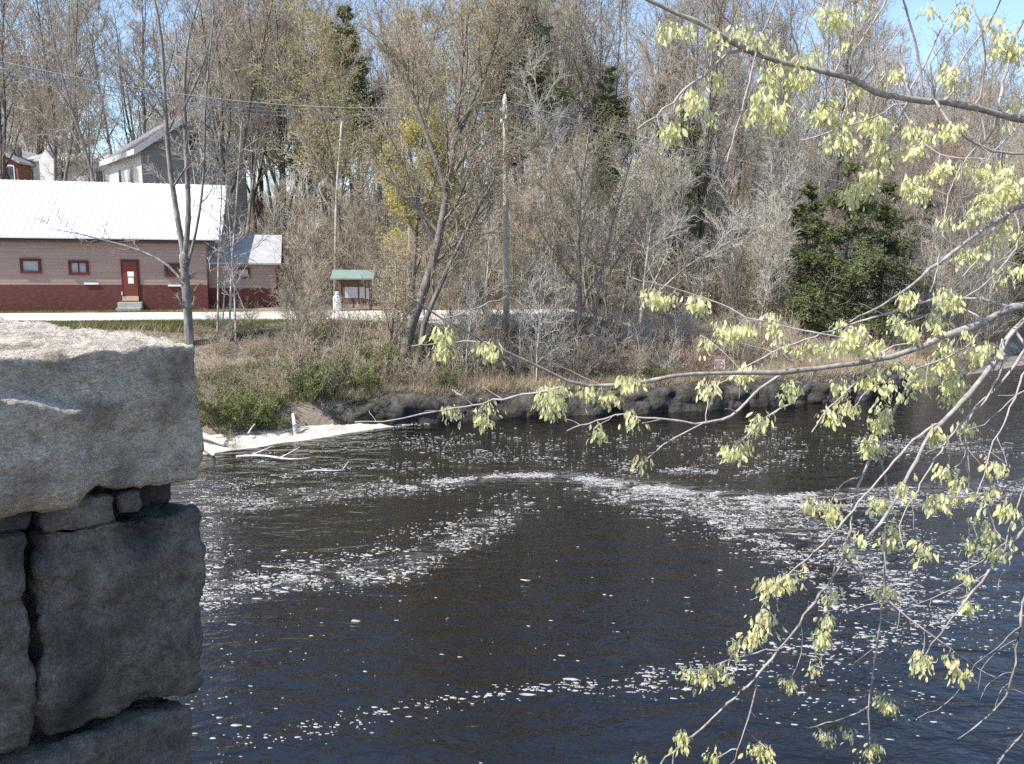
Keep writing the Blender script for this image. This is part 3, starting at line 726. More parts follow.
def shrub_proto(seed, H=2.0, ns=16, spread=.5, n2=6, n3=5, rt=.006, leaf=0, lsize=.08, droop=.2):
    g = np.random.default_rng(seed)
    az = g.random(ns) * 6.28; r = g.random(ns) * .35 * spread
    base = np.stack([np.cos(az) * r, np.sin(az) * r, -.1 + 0 * r], 1)
    d = nrm(np.stack([np.cos(az) * spread, np.sin(az) * spread, 1 + 0 * az], 1) + g.normal(0, .15, (ns, 3)))
    Lb = H * (.55 + .6 * g.random(ns)); pts = [base]
    for s in range(6):
        d = nrm(d + g.normal(0, .10, d.shape) + np.array([0, 0, -droop * s / 12])); pts.append(pts[-1] + d * (Lb / 6)[:, None])
    Q = np.stack(pts, 1); Rq = np.repeat((rt * 2.2 + .004 * g.random(ns))[:, None], 7, 1) * np.linspace(1, .35, 7)
    Q2, R2 = kids(g, Q, Rq, n2, .2, 1, .42, 38, 5, trop=.12, wig=.15, rf=.6, fall=.4, rmin=rt)
    Q3, R3 = kids(g, Q2, R2, n3, .15, 1, .5, 42, 3, trop=.1, wig=.15, rf=.7, fall=.3, rmin=rt * .8)
    st = tube_mesh('stem', [(Q, Rq, 5)])
    V, Fc = tubes([(Q2, R2, 3), (Q3, R3, 3)])
    if leaf:
        E = np.concatenate([Q3.reshape(-1, 3), Q2[:, 2:].reshape(-1, 3)]); E = np.repeat(E, leaf, 0) + g.normal(0, .05, (len(E) * leaf, 3))
        LV, LF = leaf_cards(g, E, lsize, .6); V, Fc, MI = join([(V, Fc, 0), (LV, LF, 1)])
        return st, mesh_np('crown', V, Fc, False, MI)
    return st, mesh_np('crown', V, Fc, False)

def mats(me, *ms):
    for m in ms: me.materials.append(m)
    return me
def plant(name, tm, cm, loc, rz, sc, label, cat, group=None, tname='trunk'):
    o = empty(name, loc, rz); o.scale = sc if isinstance(sc, (tuple, list)) else (sc, sc, sc)
    tag(o, label, cat, group)
    a = bpy.data.objects.new(tname, tm); COL.objects.link(a); a.parent = o
    c = bpy.data.objects.new('crown', cm); COL.objects.link(c); c.parent = o
    return o

protos = {}
def addp(kind, tm, cm, mt, *mc):
    mats(tm, mt); mats(cm, *mc); protos.setdefault(kind, []).append((tm, cm))
for s in range(4): addp('slender', *tree_proto(100 + s, H=20, r0=.14, nl=18, t0=.30, ang=30, ls=.26, n2=6, n3=6, n4=2, rt=.011), M_bark_grey, M_twig_grey)
for s in range(3): addp('forked', *tree_proto(200 + s, H=20, r0=.19, nl=13, t0=.32, ang=34, ls=.30, fork=True, rt=.012, n2=7, n3=5, n4=2), M_bark_dark, M_twig_grey)
for s in range(3): addp('tan', *tree_proto(300 + s, H=14, r0=.13, nl=16, t0=.25, ang=40, ls=.34, rt=.009, buds=1, bsize=.085), M_bark_grey, M_twig_tan, M_bud_tan)
for s in range(2): addp('red', *tree_proto(400 + s, H=15, r0=.13, nl=15, t0=.32, ang=36, ls=.32, rt=.010, buds=1, bsize=.085), M_bark_grey, M_twig_red, M_bud_red)
for s in range(3): addp('pale', *tree_proto(500 + s, H=13, r0=.085, nl=13, t0=.3, ang=38, ls=.28, rt=.009, n2=7, n4=2), M_bark_pale, M_twig_pale)
for s in range(2): addp('olive', *tree_proto(600 + s, H=14, r0=.13, nl=15, t0=.3, ang=40, ls=.33, rt=.010, buds=2, bsize=.11), M_bark_grey, M_twig_tan, M_bud_olive)
for s in range(2): addp('hemlock', *conifer_proto(700 + s, H=9, w=3.0, nb=85, size=.15, gaps=.28), M_bark_dark, M_needle)
for s in range(2): addp('pine', *conifer_proto(750 + s, H=17, w=5.2, nb=70, t0=.40, size=.22, droop=.1, gaps=.35), M_bark_dark, M_pine)
for s in range(4): addp('sapling', *tree_proto(800 + s, H=6.5, r0=.05, nl=13, t0=.15, ang=38, ls=.36, rt=.007, n3=5, n4=2), M_bark_pale, M_twig_pale)
for s in range(3): addp('sapling_tan', *tree_proto(850 + s, H=5.5, r0=.045, nl=13, t0=.15, ang=40, ls=.38, rt=.007, n3=5, n4=2), M_bark_grey, M_twig_tan)
for s in range(4): addp('shrub', *shrub_proto(900 + s, H=2.0, ns=18), M_twig_tan, M_twig_tan)
for s in range(3): addp('shrub_red', *shrub_proto(930 + s, H=1.7, ns=22, spread=.35, n3=4), M_twig_red, M_twig_red)
for s in range(3): addp('shrub_grey', *shrub_proto(940 + s, H=2.3, ns=16, spread=.6), M_twig_grey, M_twig_pale)
for s in range(2): addp('shrub_green', *shrub_proto(950 + s, H=1.6, ns=16, spread=.55, leaf=2, lsize=.075), M_twig_tan, M_twig_tan, M_leaf_shrub)

KD = {'slender': ('bare_tree', 'slender grey bare tree', 'tree'), 'forked': ('bare_tree', 'dark forked bare tree', 'tree'),
      'tan': ('budding_tree', 'tan budding tree', 'tree'), 'red': ('budding_tree', 'reddish budding tree', 'tree'),
      'pale': ('bare_tree', 'thin pale-barked bare tree', 'tree'), 'olive': ('budding_tree', 'olive-green budding tree', 'tree'),
      'hemlock': ('hemlock_tree', 'dark green hemlock', 'tree'), 'pine': ('pine_tree', 'ragged dark pine', 'tree'),
      'sapling': ('sapling', 'whitish twiggy sapling', 'sapling'), 'sapling_tan': ('sapling', 'tan twiggy sapling', 'sapling'),
      'shrub': ('bare_shrub', 'tan leafless shrub', 'shrub'), 'shrub_red': ('bare_shrub', 'reddish upright leafless shrub', 'shrub'),
      'shrub_grey': ('bare_shrub', 'grey leafless spreading shrub', 'shrub'), 'shrub_green': ('leafy_shrub', 'green leafy low shrub', 'shrub')}
def where(px, Y):
    if Y < 37.5:
        if px < 330: return 'on the bank between sandbar and road'
        if px < 470: return 'on the bank below the notice kiosk'
        if px < 590: return 'on the bank below the utility pole'
        if px < 700: return 'on the bank left of the red-ringed sign'
        if px < 830: return 'on the bank around the red-ringed sign'
        return 'on the right bank behind the overhanging branches'
    far = Y > 72
    if px < 110: z = 'behind the low white house' if far else 'behind the left part of the white roof'
    elif px < 250: z = 'up the slope behind the grey gabled house' if far else 'close beside the grey gabled house'
    elif px < 335: z = 'high behind the shingled annex' if far else 'just right of the shingled annex'
    elif px < 440: z = 'far behind the notice kiosk' if far else 'close behind the notice kiosk'
    elif px < 560: z = 'far up the slope behind the utility pole' if far else 'across the road behind the utility pole'
    elif px < 700: z = 'high on the hill right of the utility pole' if far else 'at the hill foot right of the utility pole'
    elif px < 800: z = 'high on the hillside above the red-ringed sign' if far else 'at the hill foot above the red-ringed sign'
    elif px < 910: z = 'high on the hill above the hemlocks' if far else 'standing among the dark hemlocks'
    else: z = 'on the hilltop behind the overhanging branches' if far else 'on the lower slope behind the overhanging branches'
    return z
cnt = {}
def put(kind, x, y, sc=1.0, g=rng, label=None, z=None, rz=None):
    pr = protos[kind]; tm, cm = pr[g.integers(len(pr))]
    nm, ds, cat = KD[kind]; px, _ = proj((x, y, hz(x, y)))
    lab = label or f'{ds} {where(px, y)}'
    grp = None if label else f'{ds}s {where(px, y)}'
    cnt[cat] = cnt.get(cat, 0) + 1
    s = sc if isinstance(sc, (tuple, list)) else (sc * (.9 + .2 * g.random()), sc * (.9 + .2 * g.random()), sc)
    return plant(nm, tm, cm, (x, y, hz(x, y) if z is None else z), g.random() * 6.28 if rz is None else rz, s, lab, cat, grp, 'trunk' if cat != 'shrub' else 'stem')

def occupied(x, y):
    # keep trunks out of buildings and the road
    q = np.array([x - P0[0], y - P0[1]]); u = q @ DV; v = q @ np.array([-DV[1], DV[0]])
    if -26 < u < a1 + 1.0 and -1.5 < v < 9: return True
    q = np.array([x - HC[0], y - HC[1]]); u = q @ np.array([.8, .6]); v = q @ np.array([-.6, .8])
    if -1.2 < u < G + 1 and -1.2 < v < SD + 1: return True
    if abs(y - float(yroad(x))) < 3.2 and x < 12: return True
    if -41 < x < -32 and 69 < y < 80: return True
    if x < -40 and 69 < y < 77: return True
    return False
placed = []
def scatter(n, pxr, Yr, kinds, sc, mind, g, Ypow=1.0, tries=40):
    ks = list(kinds); wts = np.array([kinds[k] for k in ks], float); wts /= wts.sum()
    for _ in range(n):
        for _t in range(tries):
            Y = Yr[0] + (Yr[1] - Yr[0]) * g.random() ** Ypow; px = pxr[0] + (pxr[1] - pxr[0]) * g.random()
            x = (px - 512) / F * Y * 1.01
            if Y - yshore(x) < 1.0 or occupied(x, Y): continue
            if px < 125 and Y < 72 and g.random() < .6: continue
            if 176 < px < 250 and 51 < Y < 62: continue
            if 322 < px < 384 and 32.5 < Y < 42: continue
            md = mind * (1 if Y < 60 else 1.25)
            if any((x - a) ** 2 + (Y - b) ** 2 < md * md for a, b, m in placed if m == (mind > 1.2)): continue
            placed.append((x, Y, mind > 1.2))
            put(ks[g.choice(len(ks), p=wts)], x, Y, sc[0] + (sc[1] - sc[0]) * g.random(), g); break

g = np.random.default_rng(41)
# left wood behind the buildings
scatter(30, (-30, 330), (56, 82), {'slender': 4, 'forked': 4, 'tan': .6}, (.85, 1.15), 2.2, g)
scatter(24, (-30, 340), (82, 118), {'slender': 2, 'forked': 2, 'tan': 1.5, 'olive': 2.5}, (.7, .95), 2.4, g)
# centre
scatter(26, (330, 560), (47, 70), {'slender': 3, 'forked': 1, 'tan': 3, 'pale': 1.5, 'olive': .6}, (.8, 1.1), 1.9, g)
scatter(22, (330, 570), (70, 112), {'slender': 3, 'tan': 2, 'forked': 1, 'red': .6}, (.75, 1.0), 2.4, g)
# right hillside
scatter(34, (560, 1060), (50, 72), {'slender': 3, 'pale': 3, 'tan': 1.5, 'red': .7}, (.62, .85), 1.9, g)
scatter(80, (560, 1070), (72, 116), {'slender': 4, 'pale': 3, 'tan': 1, 'red': .8, 'forked': .8}, (.58, .78), 2.3, g)
scatter(14, (540, 720), (55, 84), {'slender': 4, 'forked': 1}, (.85, 1.05), 2.0, g)
for px, Y, k_, s_ in ((226, 55, 'pale', 1.05), (250, 57, 'slender', .95), (238, 56, 'forked', .95), (205, 54.5, 'pale', 1.0), (264, 60, 'forked', 1.0)):
    put(k_, (px - 512) / F * Y * 1.01, Y, s_, g)
scatter(16, (655, 870), (58, 80), {'slender': 4, 'pale': 1, 'forked': 1}, (.88, 1.05), 1.8, g)
scatter(24, (820, 1065), (84, 108), {'slender': 4, 'red': 1, 'tan': 1}, (.80, .98), 2.0, g)
# evergreens at the places where the photo shows them
for px, Y, k, s, lab in ((838, 44.6, 'hemlock', 1.05, 'largest dark hemlock at the hill foot right of the red-ringed sign'),
                         (800, 45.2, 'hemlock', .9, 'dark hemlock just left of the largest hemlock'),
                         (876, 45.6, 'hemlock', .95, 'dark hemlock just right of the largest hemlock'),
                         (824, 44.5, 'hemlock', .5, 'small low hemlock in front of the largest hemlock'),
                         (780, 54, 'hemlock', .9, 'thin shaded hemlock left of the hemlock clump'),
                         (915, 58, 'hemlock', .9, 'hemlock furthest right of the hemlock clump'),
                         (606, 54, 'pine', .78, 'dark pine on the hill, leftmost of the three pines right of the utility pole'),
                         (652, 55, 'pine', .76, 'dark pine on the hill, middle one of the three pines'),
                         (522, 53, 'pine', 1.02, 'tall dark pine directly behind the utility pole top'),
                         (356, 56, 'pine', 1.0, 'tall dark pine behind the leaning pale snag'),
                         (332, 59, 'pine', 1.0, 'dark pine left of the leaning pale snag'),
                         (676, 54, 'pine', .70, 'dark pine on the hill, furthest right of the three pines'),
                         (690, 66, 'hemlock', 1.0, 'hemlock half way up the hill above the red-ringed sign'),
                         (1010, 58, 'hemlock', .8, 'dark hemlock at the right edge behind the overhanging branches')):
    x = (px - 512) / F * Y * 1.01; put(k, x, Y, s, g, lab)
# saplings and brush
scatter(26, (560, 800), (43, 56), {'sapling': 3, 'sapling_tan': 2}, (.8, 1.25), .9, g)
scatter(18, (800, 1060), (46, 62), {'sapling': 2, 'sapling_tan': 2}, (.6, 1.0), .9, g)
scatter(26, (250, 570), (44, 54), {'sapling': 1, 'sapling_tan': 3}, (.8, 1.2), .9, g)
scatter(12, (285, 560), (33, 37), {'sapling': 1.2, 'sapling_tan': 2}, (.45, .75), .8, g)
scatter(26, (285, 480), (28.6, 36.6), {'shrub': 5, 'shrub_grey': .8, 'shrub_green': .7}, (.6, .95), .8, g)
scatter(18, (200, 290), (28.6, 35), {'shrub': 5, 'shrub_green': .8}, (.35, .55), .7, g)
scatter(34, (480, 700), (33.5, 40), {'shrub': 3, 'shrub_red': 3, 'shrub_grey': 2}, (.6, 1.0), .8, g)
scatter(26, (690, 960), (36.5, 47), {'shrub': 3, 'shrub_red': 2, 'shrub_grey': 2}, (.5, .85), .8, g)
scatter(50, (280, 700), (43.5, 52), {'shrub': 3, 'shrub_red': 1.4, 'shrub_grey': 3}, (.9, 1.4), .9, g)
scatter(44, (690, 1050), (46, 64), {'shrub': 3, 'shrub_red': 1.4, 'shrub_grey': 3}, (.8, 1.3), 1.0, g)
for px, py, s in ((222, 418, .95), (246, 416, 1.0), (270, 414, .9), (310, 408, .95), (330, 402, .9), (296, 416, .6), (208, 425, .7)):
    p = atz(px, py, .7); put('shrub_green', p[0], p[1], s, g)
for px, py in ((655, 368),): p = atz(px, py, 1.6); put('shrub_green', p[0], p[1], .5, g)

# traced individual trees
def traced(name, label, cat, Y, trunks, mt, *mc, **kw):
    base = at(*trunks[0][0][0], Y); bz = hz(base[0], Y); o = empty(name, (base[0], Y, bz)); tag(o, label, cat)
    T = []
    gg = np.random.default_rng(kw.get('seed', 1))
    for pl, ra, rb in trunks:
        pts = np.array([at(x, y, Y) for x, y in pl]) - np.array([base[0], Y, bz])
        if pl is trunks[0][0]: pts[0, 2] = -.3
        off = np.linspace(0, 1, len(pts)) * gg.normal(0, .7); pts[:, 1] += off if pl is not trunks[0][0] else off * .3
        q = resample(pts, 14); T.append((q, np.linspace(1, 0, 14) ** .9 * (ra - rb) + rb))
    tm, cm = tree_proto(trunk=T, **kw); mats(tm, mt); mats(cm, *mc)
    for nm, me in (('trunk', tm), ('crown', cm)):
        c = bpy.data.objects.new(nm, me); COL.objects.link(c); c.parent = o
    return o
traced('bare_tree', 'bare forked tree in front of the pink building, lichen on its trunk', 'tree', 33.0,
       [([(190, 352), (188, 310), (186, 280), (184, 255)], .175, .155),
        ([(185, 262), (180, 235), (174, 200), (168, 160), (164, 110), (162, 60), (157, 15), (146, -30)], .12, .03),
        ([(184, 258), (188, 225), (187, 190), (184, 150), (182, 105), (182, 55), (188, 20), (198, -15)], .115, .03),
        ([(187, 268), (196, 238), (203, 205), (208, 165), (209, 115), (214, 70), (220, 20)], .06, .02),
        ([(184, 283), (166, 263), (132, 248), (100, 240), (72, 233), (40, 228)], .055, .015),
        ([(163, 110), (150, 85), (130, 65), (110, 50)], .04, .015), ([(182, 110), (196, 80), (206, 40), (212, 0)], .05, .015)],
       M_bark_left, M_twig_grey, seed=31, nl=9, t0=.35, ls=.24, ang=38, n2=4, n3=4, n4=1, rt=.007)
traced('sapling', 'clump of thin grey saplings before the annex window', 'sapling', 33.6,
       [([(229, 352), (230, 300), (232, 250), (236, 190), (240, 120)], .05, .014), ([(217, 350), (217, 300), (216, 250), (219, 190), (214, 130)], .04, .012),
        ([(236, 350), (235, 300), (231, 240), (226, 180)], .04, .012), ([(223, 350), (222, 300), (226, 255), (222, 200)], .035, .012), ([(248, 318), (238, 290), (228, 265), (226, 230)], .022, .010)],
       M_bark_pale, M_twig_pale, seed=32, nl=9, t0=.2, ls=.24, ang=45, n2=4, n3=4, n4=1, rt=.007)
traced('budding_tree', 'large tan budding tree with a dark clumped trunk left of the utility pole', 'tree', 33.6,
       [([(400, 386), (404, 355), (412, 322), (428, 280), (440, 235), (447, 190), (453, 145), (459, 100), (464, 50), (470, -5)], .22, .03),
        ([(412, 386), (420, 350), (424, 322), (436, 296), (452, 260), (475, 215), (500, 170), (520, 130)], .13, .02),
        ([(393, 386), (389, 350), (392, 320), (396, 290), (394, 262)], .09, .02),
        ([(447, 190), (432, 150), (418, 110), (405, 70), (396, 30)], .12, .025),
        ([(453, 145), (470, 110), (486, 75), (500, 35), (508, 0)], .12, .025),
        ([(440, 235), (415, 205), (392, 175), (375, 140)], .08, .02)],
       mat('bark_willow', (.12, .10, .088), (.24, .21, .185), 5, bump=.5, stretch=(1, 1, .25)), M_twig_tan, M_bud_tan, seed=33, nl=15, t0=.30, ls=.38, ang=44, n2=7, n3=6, n4=2, rt=.007, buds=2, bsize=.06)
traced('budding_tree', 'broad pinkish-tan budding tree with a rounded crown right of the utility pole', 'tree', 37.0,
       [([(580, 372), (579, 330), (580, 290), (578, 240), (580, 190), (588, 140)], .13, .03),
        ([(588, 372), (593, 330), (597, 290), (606, 240), (620, 190), (632, 150)], .11, .03),
        ([(578, 270), (560, 230), (548, 190), (545, 150)], .06, .02), ([(597, 290), (625, 250), (650, 210), (664, 170)], .06, .02)],
       M_bark_grey, M_twig_tan, M_bud_tan, seed=34, nl=14, t0=.2, ls=.38, ang=46, n2=7, n3=6, n4=3, rt=.0065, buds=1, bsize=.05)
traced('budding_tree', 'small yellow-green budding tree behind the large tan tree', 'tree', 36.0,
       [([(410, 345), (414, 270), (418, 220), (420, 170), (424, 130)], .10, .03), ([(416, 240), (400, 205), (392, 180), (388, 160)], .05, .02), ([(418, 220), (432, 190), (440, 160), (440, 135)], .05, .02)],
       M_bark_grey, M_twig_tan, M_bud_yellow, seed=35, nl=12, t0=.3, ls=.34, ang=45, n2=7, n3=6, n4=2, rt=.007, buds=3, bsize=.10)
traced('bare_tree', 'pale grey arching bare tree above the river sign, forked white limbs', 'tree', 45.0,
       [([(640, 318), (645, 270), (652, 220), (658, 170), (660, 130)], .07, .02), ([(615, 260), (618, 220), (628, 180), (640, 150)], .05, .02), ([(650, 300), (690, 262), (730, 240), (765, 232)], .05, .015), ([(640, 310), (670, 250), (680, 210), (684, 180)], .05, .015)],
       M_bark_pale, M_twig_pale, seed=36, nl=13, t0=.2, ls=.36, ang=42, n2=7, n3=6, n4=3, rt=.008)
for nm, lab, cat, Y, pl, ra, rb, m in (('dead_snag', 'pale leaning dead snag between the annex and the pines', 'dead tree', 46.4, [(336, 198), (339, 160), (342, 122)], .085, .06, M_bark_pale),
                                  ('dead_snag', 'thin straight pale dead trunk above the notice kiosk', 'dead tree', 45, [(408, 318), (409, 260), (410, 198)], .10, .06, M_bark_pale)):
    p = np.array([at(x, y, Y) for x, y in pl]); gz = hz(p[0, 0], Y)
    if p[0, 2] > gz: p = np.concatenate([[[p[0, 0] - .25, Y, gz - .2]], p])
    c = p[0].copy(); q = resample(p - c, 8)
    o = link(nm, tube_mesh(nm, [(q[None], np.linspace(ra, rb, 8)[None], 8)]), m); o.location = c; tag(o, lab, cat)

# stump on the bank
p = at(586, 372, 34.6); st = MB(); st.lathe([(.34, -.4), (.30, 0), (.27, .25), (.27, .62), (.2, .66)], k=14)
o = st.build('tree_stump', M_bark_dark, smooth=True); o.location = (p[0], 34.6, hz(p[0], 34.6)); tag(o, 'dark cut tree stump beneath the rounded budding tree', 'tree stump')

# driftwood
def stick(name, label, pl, ra, rb, m, z=(.15, .3), extra=()):
    P_ = np.array([atz(x, y, zz) for (x, y), zz in zip(pl, np.linspace(z[0], z[1], len(pl)))])
    sets = [(resample(P_, 9)[None], np.linspace(ra, rb, 9)[None], 7)]
    for e, er in extra:
        E = np.array([atz(x, y, zz) for (x, y), zz in e]); sets.append((resample(E, 6)[None], np.linspace(er, er * .4, 6)[None], 6))
    c = P_[0].copy(); sets = [(a - c, b_, k) for a, b_, k in sets]
    o = link(name, tube_mesh(name, sets), m); o.location = c; tag(o, label, 'driftwood'); return o
M_drift = mat('bleached_wood', (.50, .46, .41), (.66, .62, .57), 6, stretch=(1, 1, 1), bump=.4)
stick('driftwood_log', 'thick bleached log lying on the sandbar beside the granite wall', [(180, 428), (205, 436), (224, 444)], .13, .07, M_drift, (.55, .15))
stick('driftwood_log', 'lower bleached log sliding into the water by the granite wall', [(185, 440), (203, 446), (214, 455)], .11, .06, M_drift, (.35, .05))
stick('driftwood_branch', 'forked bleached branch half sunk off the sandbar', [(236, 457), (262, 455), (290, 460), (310, 458)], .05, .02, M_drift, (.10, .06), [([((252, 455), .1), ((264, 450), .22), ((273, 446), .35)], .03), ([((280, 458), .08), ((292, 452), .2), ((300, 447), .3)], .03)])
stick('driftwood_branch', 'small twisted branch poking out of the river past the sandbar', [(304, 472), (318, 470), (330, 471), (345, 470)], .03, .015, M_drift, (.05, .03), [([((343, 469), .05), ((349, 461), .2)], .02)])
stick('driftwood_branch', 'short pale stick upright behind the sandbar', [(248, 434), (252, 427), (255, 424)], .03, .015, M_drift, (.3, .6))
stick('dead_stump', 'bleached forked snag rooted at the back of the sandbar', [(296, 434), (295, 425), (293, 414)], .10, .05, M_drift, (.1, .75), [([((296, 432), .15), ((302, 434), .08), ((304, 437), .05)], .07)])

# boulders along the waterline
g = np.random.default_rng(77)
M_rock = mat('bank_rock', (.045, .04, .033), (.13, .115, .095), 3.2, bump=1.0, bscale=7, bdist=.12, c3=(.028, .026, .02), s3=1.5, rnd=.25)
def rock_mesh(seed):
    import bmesh
    bm = bmesh.new(); bmesh.ops.create_icosphere(bm, subdivisions=4, radius=1)
    for v in bm.verts:
        q = v.co.copy(); w_ = q + Vector((seed * 3.1, 0, 0))
        q = Vector([math.copysign(abs(c) ** .7, c) for c in q])
        v.co = q * (1 + .26 * mn.fractal(w_ * 1.6, .8, 2.1, 6))
    me = bpy.data.meshes.new('bank_boulder'); bm.to_mesh(me); bm.free(); me.materials.append(M_rock)
    for p in me.polygons: p.use_smooth = True
    return me
rocks = [rock_mesh(s) for s in range(6)]
xx = -5.6
while xx < 17:
    s = .36 + .44 * g.random(); yy = float(yshore(xx)) + .42 + .2 * g.random()
    o = bpy.data.objects.new('bank_boulder', rocks[g.integers(6)]); COL.objects.link(o)
    o.location = (xx, yy + .2, .22 + .1 * g.random()); o.scale = (s * (1.3 + 1.3 * g.random()), s * .75, s * (.65 + .25 * g.random())); o.rotation_euler = (g.normal(0, .12), g.normal(0, .07), g.normal(0, .2))
    px, _ = proj((xx, yy, .3))
    w_ = 'below the kiosk' if px < 470 else 'below the utility pole' if px < 590 else 'below the red-ringed sign' if px < 770 else 'right of the red-ringed sign'
    tag(o, 'dark boulder at the far waterline ' + w_, 'boulder', 'dark boulders at the far waterline ' + w_)
    xx += s * (.95 + .5 * g.random())
# continuous dark rock ledge behind the boulders
lx = np.arange(-6.5, 18.5, .11); prof = [(-.05, -.5), (-.02, .1), (.03, .4), (.1, .68), (.2, .9), (.4, 1.02), (.65, 1.08), (.95, 1.10), (1.3, .95)]
rows = []
for x in lx:
    ys_ = float(yshore(x)) - .22; e_ = .85 + .35 * mn.noise((x * .35, 3, 1)); r_ = []
    for k, (dy, z_) in enumerate(prof):
        q = Vector((x * .9, dy * 2.5 + z_ * 1.6, 4.4)); a = mn.fractal(q * 1.2, .8, 2.1, 6); c_ = mn.voronoi(Vector((x * 1.1, z_ * 1.5, dy)))[0][0]
        r_.append((x + .10 * mn.noise(q * 3), ys_ + dy + .22 * a - .35 * (.5 - c_) * (k < 6), z_ * e_ + .10 * a + .08 * mn.noise(q * 2.2)))
    rows.append(r_)
V = np.array(rows).reshape(-1, 3); i = np.arange(len(V)).reshape(len(lx), len(prof))
tag(link('rock_ledge', mesh_np('rock_ledge', V, [np.stack([i[:-1, :-1], i[1:, :-1], i[1:, 1:], i[:-1, 1:]], -1).reshape(-1, 4)], True), M_rock), 'long low dark rock ledge along the foot of the far bank', 'rock ledge')
# ------------------------------------------------------------------ grass
def blades(name, X, Y, hgt_, wid, m, seed, lean=.5):
    g = np.random.default_rng(seed); N = len(X); Z = hgt(X, Y) - .02
    B = np.stack([X, Y, Z], 1); a = g.random(N) * 6.28; u = np.stack([np.cos(a), np.sin(a), 0 * a], 1)
    h = hgt_ * (.5 + g.random(N))[:, None]; d = nrm(np.stack([g.normal(0, lean, N), g.normal(0, lean, N), np.ones(N)], 1))
    V = np.stack([B - u * wid, B + d * h, B + u * wid], 1).reshape(-1, 3)
    return tag(link(name, mesh_np(name, V, [np.arange(3 * N).reshape(N, 3)]), m), kind='stuff')
g = np.random.default_rng(5)
M_dry = mat('dry_grass', (.36, .29, .19), (.52, .43, .30), .8, transl=.2)
M_grn = mat('green_grass', (.12, .15, .04), (.20, .21, .075), .6, transl=.25)
N = 70000; X = g.uniform(-28, 30, N); S = g.uniform(.4, 9, N); Y = yshore(X) + S
k = ((np.abs(Y - yroad(X)) > 2.6) | (X > 10)) & ~((X < -9) & (Y > yroad(X) - 5)); blades('dry_grass', X[k], Y[k], .36, .012, M_dry, 1, .7)
N = 26000; X = g.uniform(-7, 18, N); Y = yshore(X) + g.uniform(.35, 2.4, N); blades('bank_dry_grass', X, Y, .42, .012, M_dry, 8, .9)
N = 26000; X = g.uniform(-6, 26, N); Y = g.uniform(43, 58, N)
k = (np.abs(Y - yroad(X)) > 2.7); blades('dry_undergrowth', X[k], Y[k], .5, .014, M_dry, 2, .7)
N = 90000; X = g.uniform(-26, -8.5, N); Y = yroad(X) - g.uniform(2.6, 5.2, N)
k = g.random(N) < np.interp(X, [-14, -8.5], [1, .15]); blades('grass', X[k], Y[k], .12, .013, M_grn, 3, .6)
N = 9000; X = g.uniform(-26, -13, N); Y = yroad(X) + g.uniform(2.5, 3.8, N); blades('roadside_grass', X, Y, .12, .012, M_grn, 4, .6)
N = 9000; X = g.uniform(-12, -5, N); Y = yshore(X) + g.uniform(.4, 4.0, N); blades('bank_grass', X, Y, .3, .014, M_grn, 6, .6)

# dense leafless brush covering the hill foot and slopes: uncountable
def brush(name, N, pxr, Yr, hr, m, seed, rt=.008, k2=5, k3=3, Ypow=.8):
    g = np.random.default_rng(seed)
    Y = Yr[0] + (Yr[1] - Yr[0]) * g.random(N) ** Ypow; X = (pxr[0] + (pxr[1] - pxr[0]) * g.random(N) - 512) / F * Y
    k = np.array([not occupied(a, b) for a, b in zip(X, Y)]) & (Y - yshore(X) > 1.0); X, Y = X[k], Y[k]; N = len(X)
    d = nrm(np.stack([g.normal(0, .18, N), g.normal(0, .18, N), np.ones(N)], 1)); H = hr[0] + (hr[1] - hr[0]) * g.random(N) ** 1.8
    pts = [np.stack([X, Y, hgt(X, Y) - .1], 1)]
    for s in range(5): d = nrm(d + g.normal(0, .09, d.shape)); pts.append(pts[-1] + d * (H / 5)[:, None])
    Q = np.stack(pts, 1); Rq = (.006 + .006 * H)[:, None] * np.linspace(1, .4, 6)
    Q2, R2 = kids(g, Q, Rq, k2, .2, 1, .42, 36, 4, trop=.25, wig=.12, rf=.6, fall=.4, rmin=rt)
    Q3, R3 = kids(g, Q2, R2, k3, .15, 1, .55, 38, 3, trop=.15, wig=.14, rf=.7, fall=.3, rmin=rt * .85)
    return tag(link(name, tube_mesh(name, [(Q, Rq, 4), (Q2, R2, 3), (Q3, R3, 3)]), m), kind='stuff')
brush('brushwood', 1500, (250, 1080), (44.5, 62), (1.2, 4.5), M_twig_tan, 61, k2=7, k3=5)
brush('brushwood', 1500, (250, 1080), (45, 70), (1.5, 6), M_twig_grey, 62, k2=7, k3=5)
brush('brushwood', 700, (560, 1000), (45, 62), (2, 6), M_twig_pale, 63, k2=7, k3=5)
brush('bank_brush', 360, (285, 480), (29.5, 36.5), (.6, 1.9), M_twig_tan, 67, rt=.006, k2=7, k3=5)
brush('bank_brush', 560, (440, 800), (33.4, 42), (.7, 2.2), M_twig_tan, 68, rt=.006, k2=7, k3=5)
brush('bank_brush', 300, (440, 700), (34, 44), (.8, 2.4), M_twig_pale, 69, rt=.006, k2=7, k3=5)
brush('brushwood', 1700, (-40, 1080), (70, 118), (2, 7), M_twig_grey, 64, rt=.011, k2=6, k3=4)
brush('brushwood', 900, (-40, 1080), (60, 110), (2, 6), M_twig_tan, 65, rt=.010, k2=6, k3=4)
brush('brushwood', 700, (560, 1080), (75, 118), (3, 9), M_twig_red, 66, rt=.011, k2=6, k3=4)

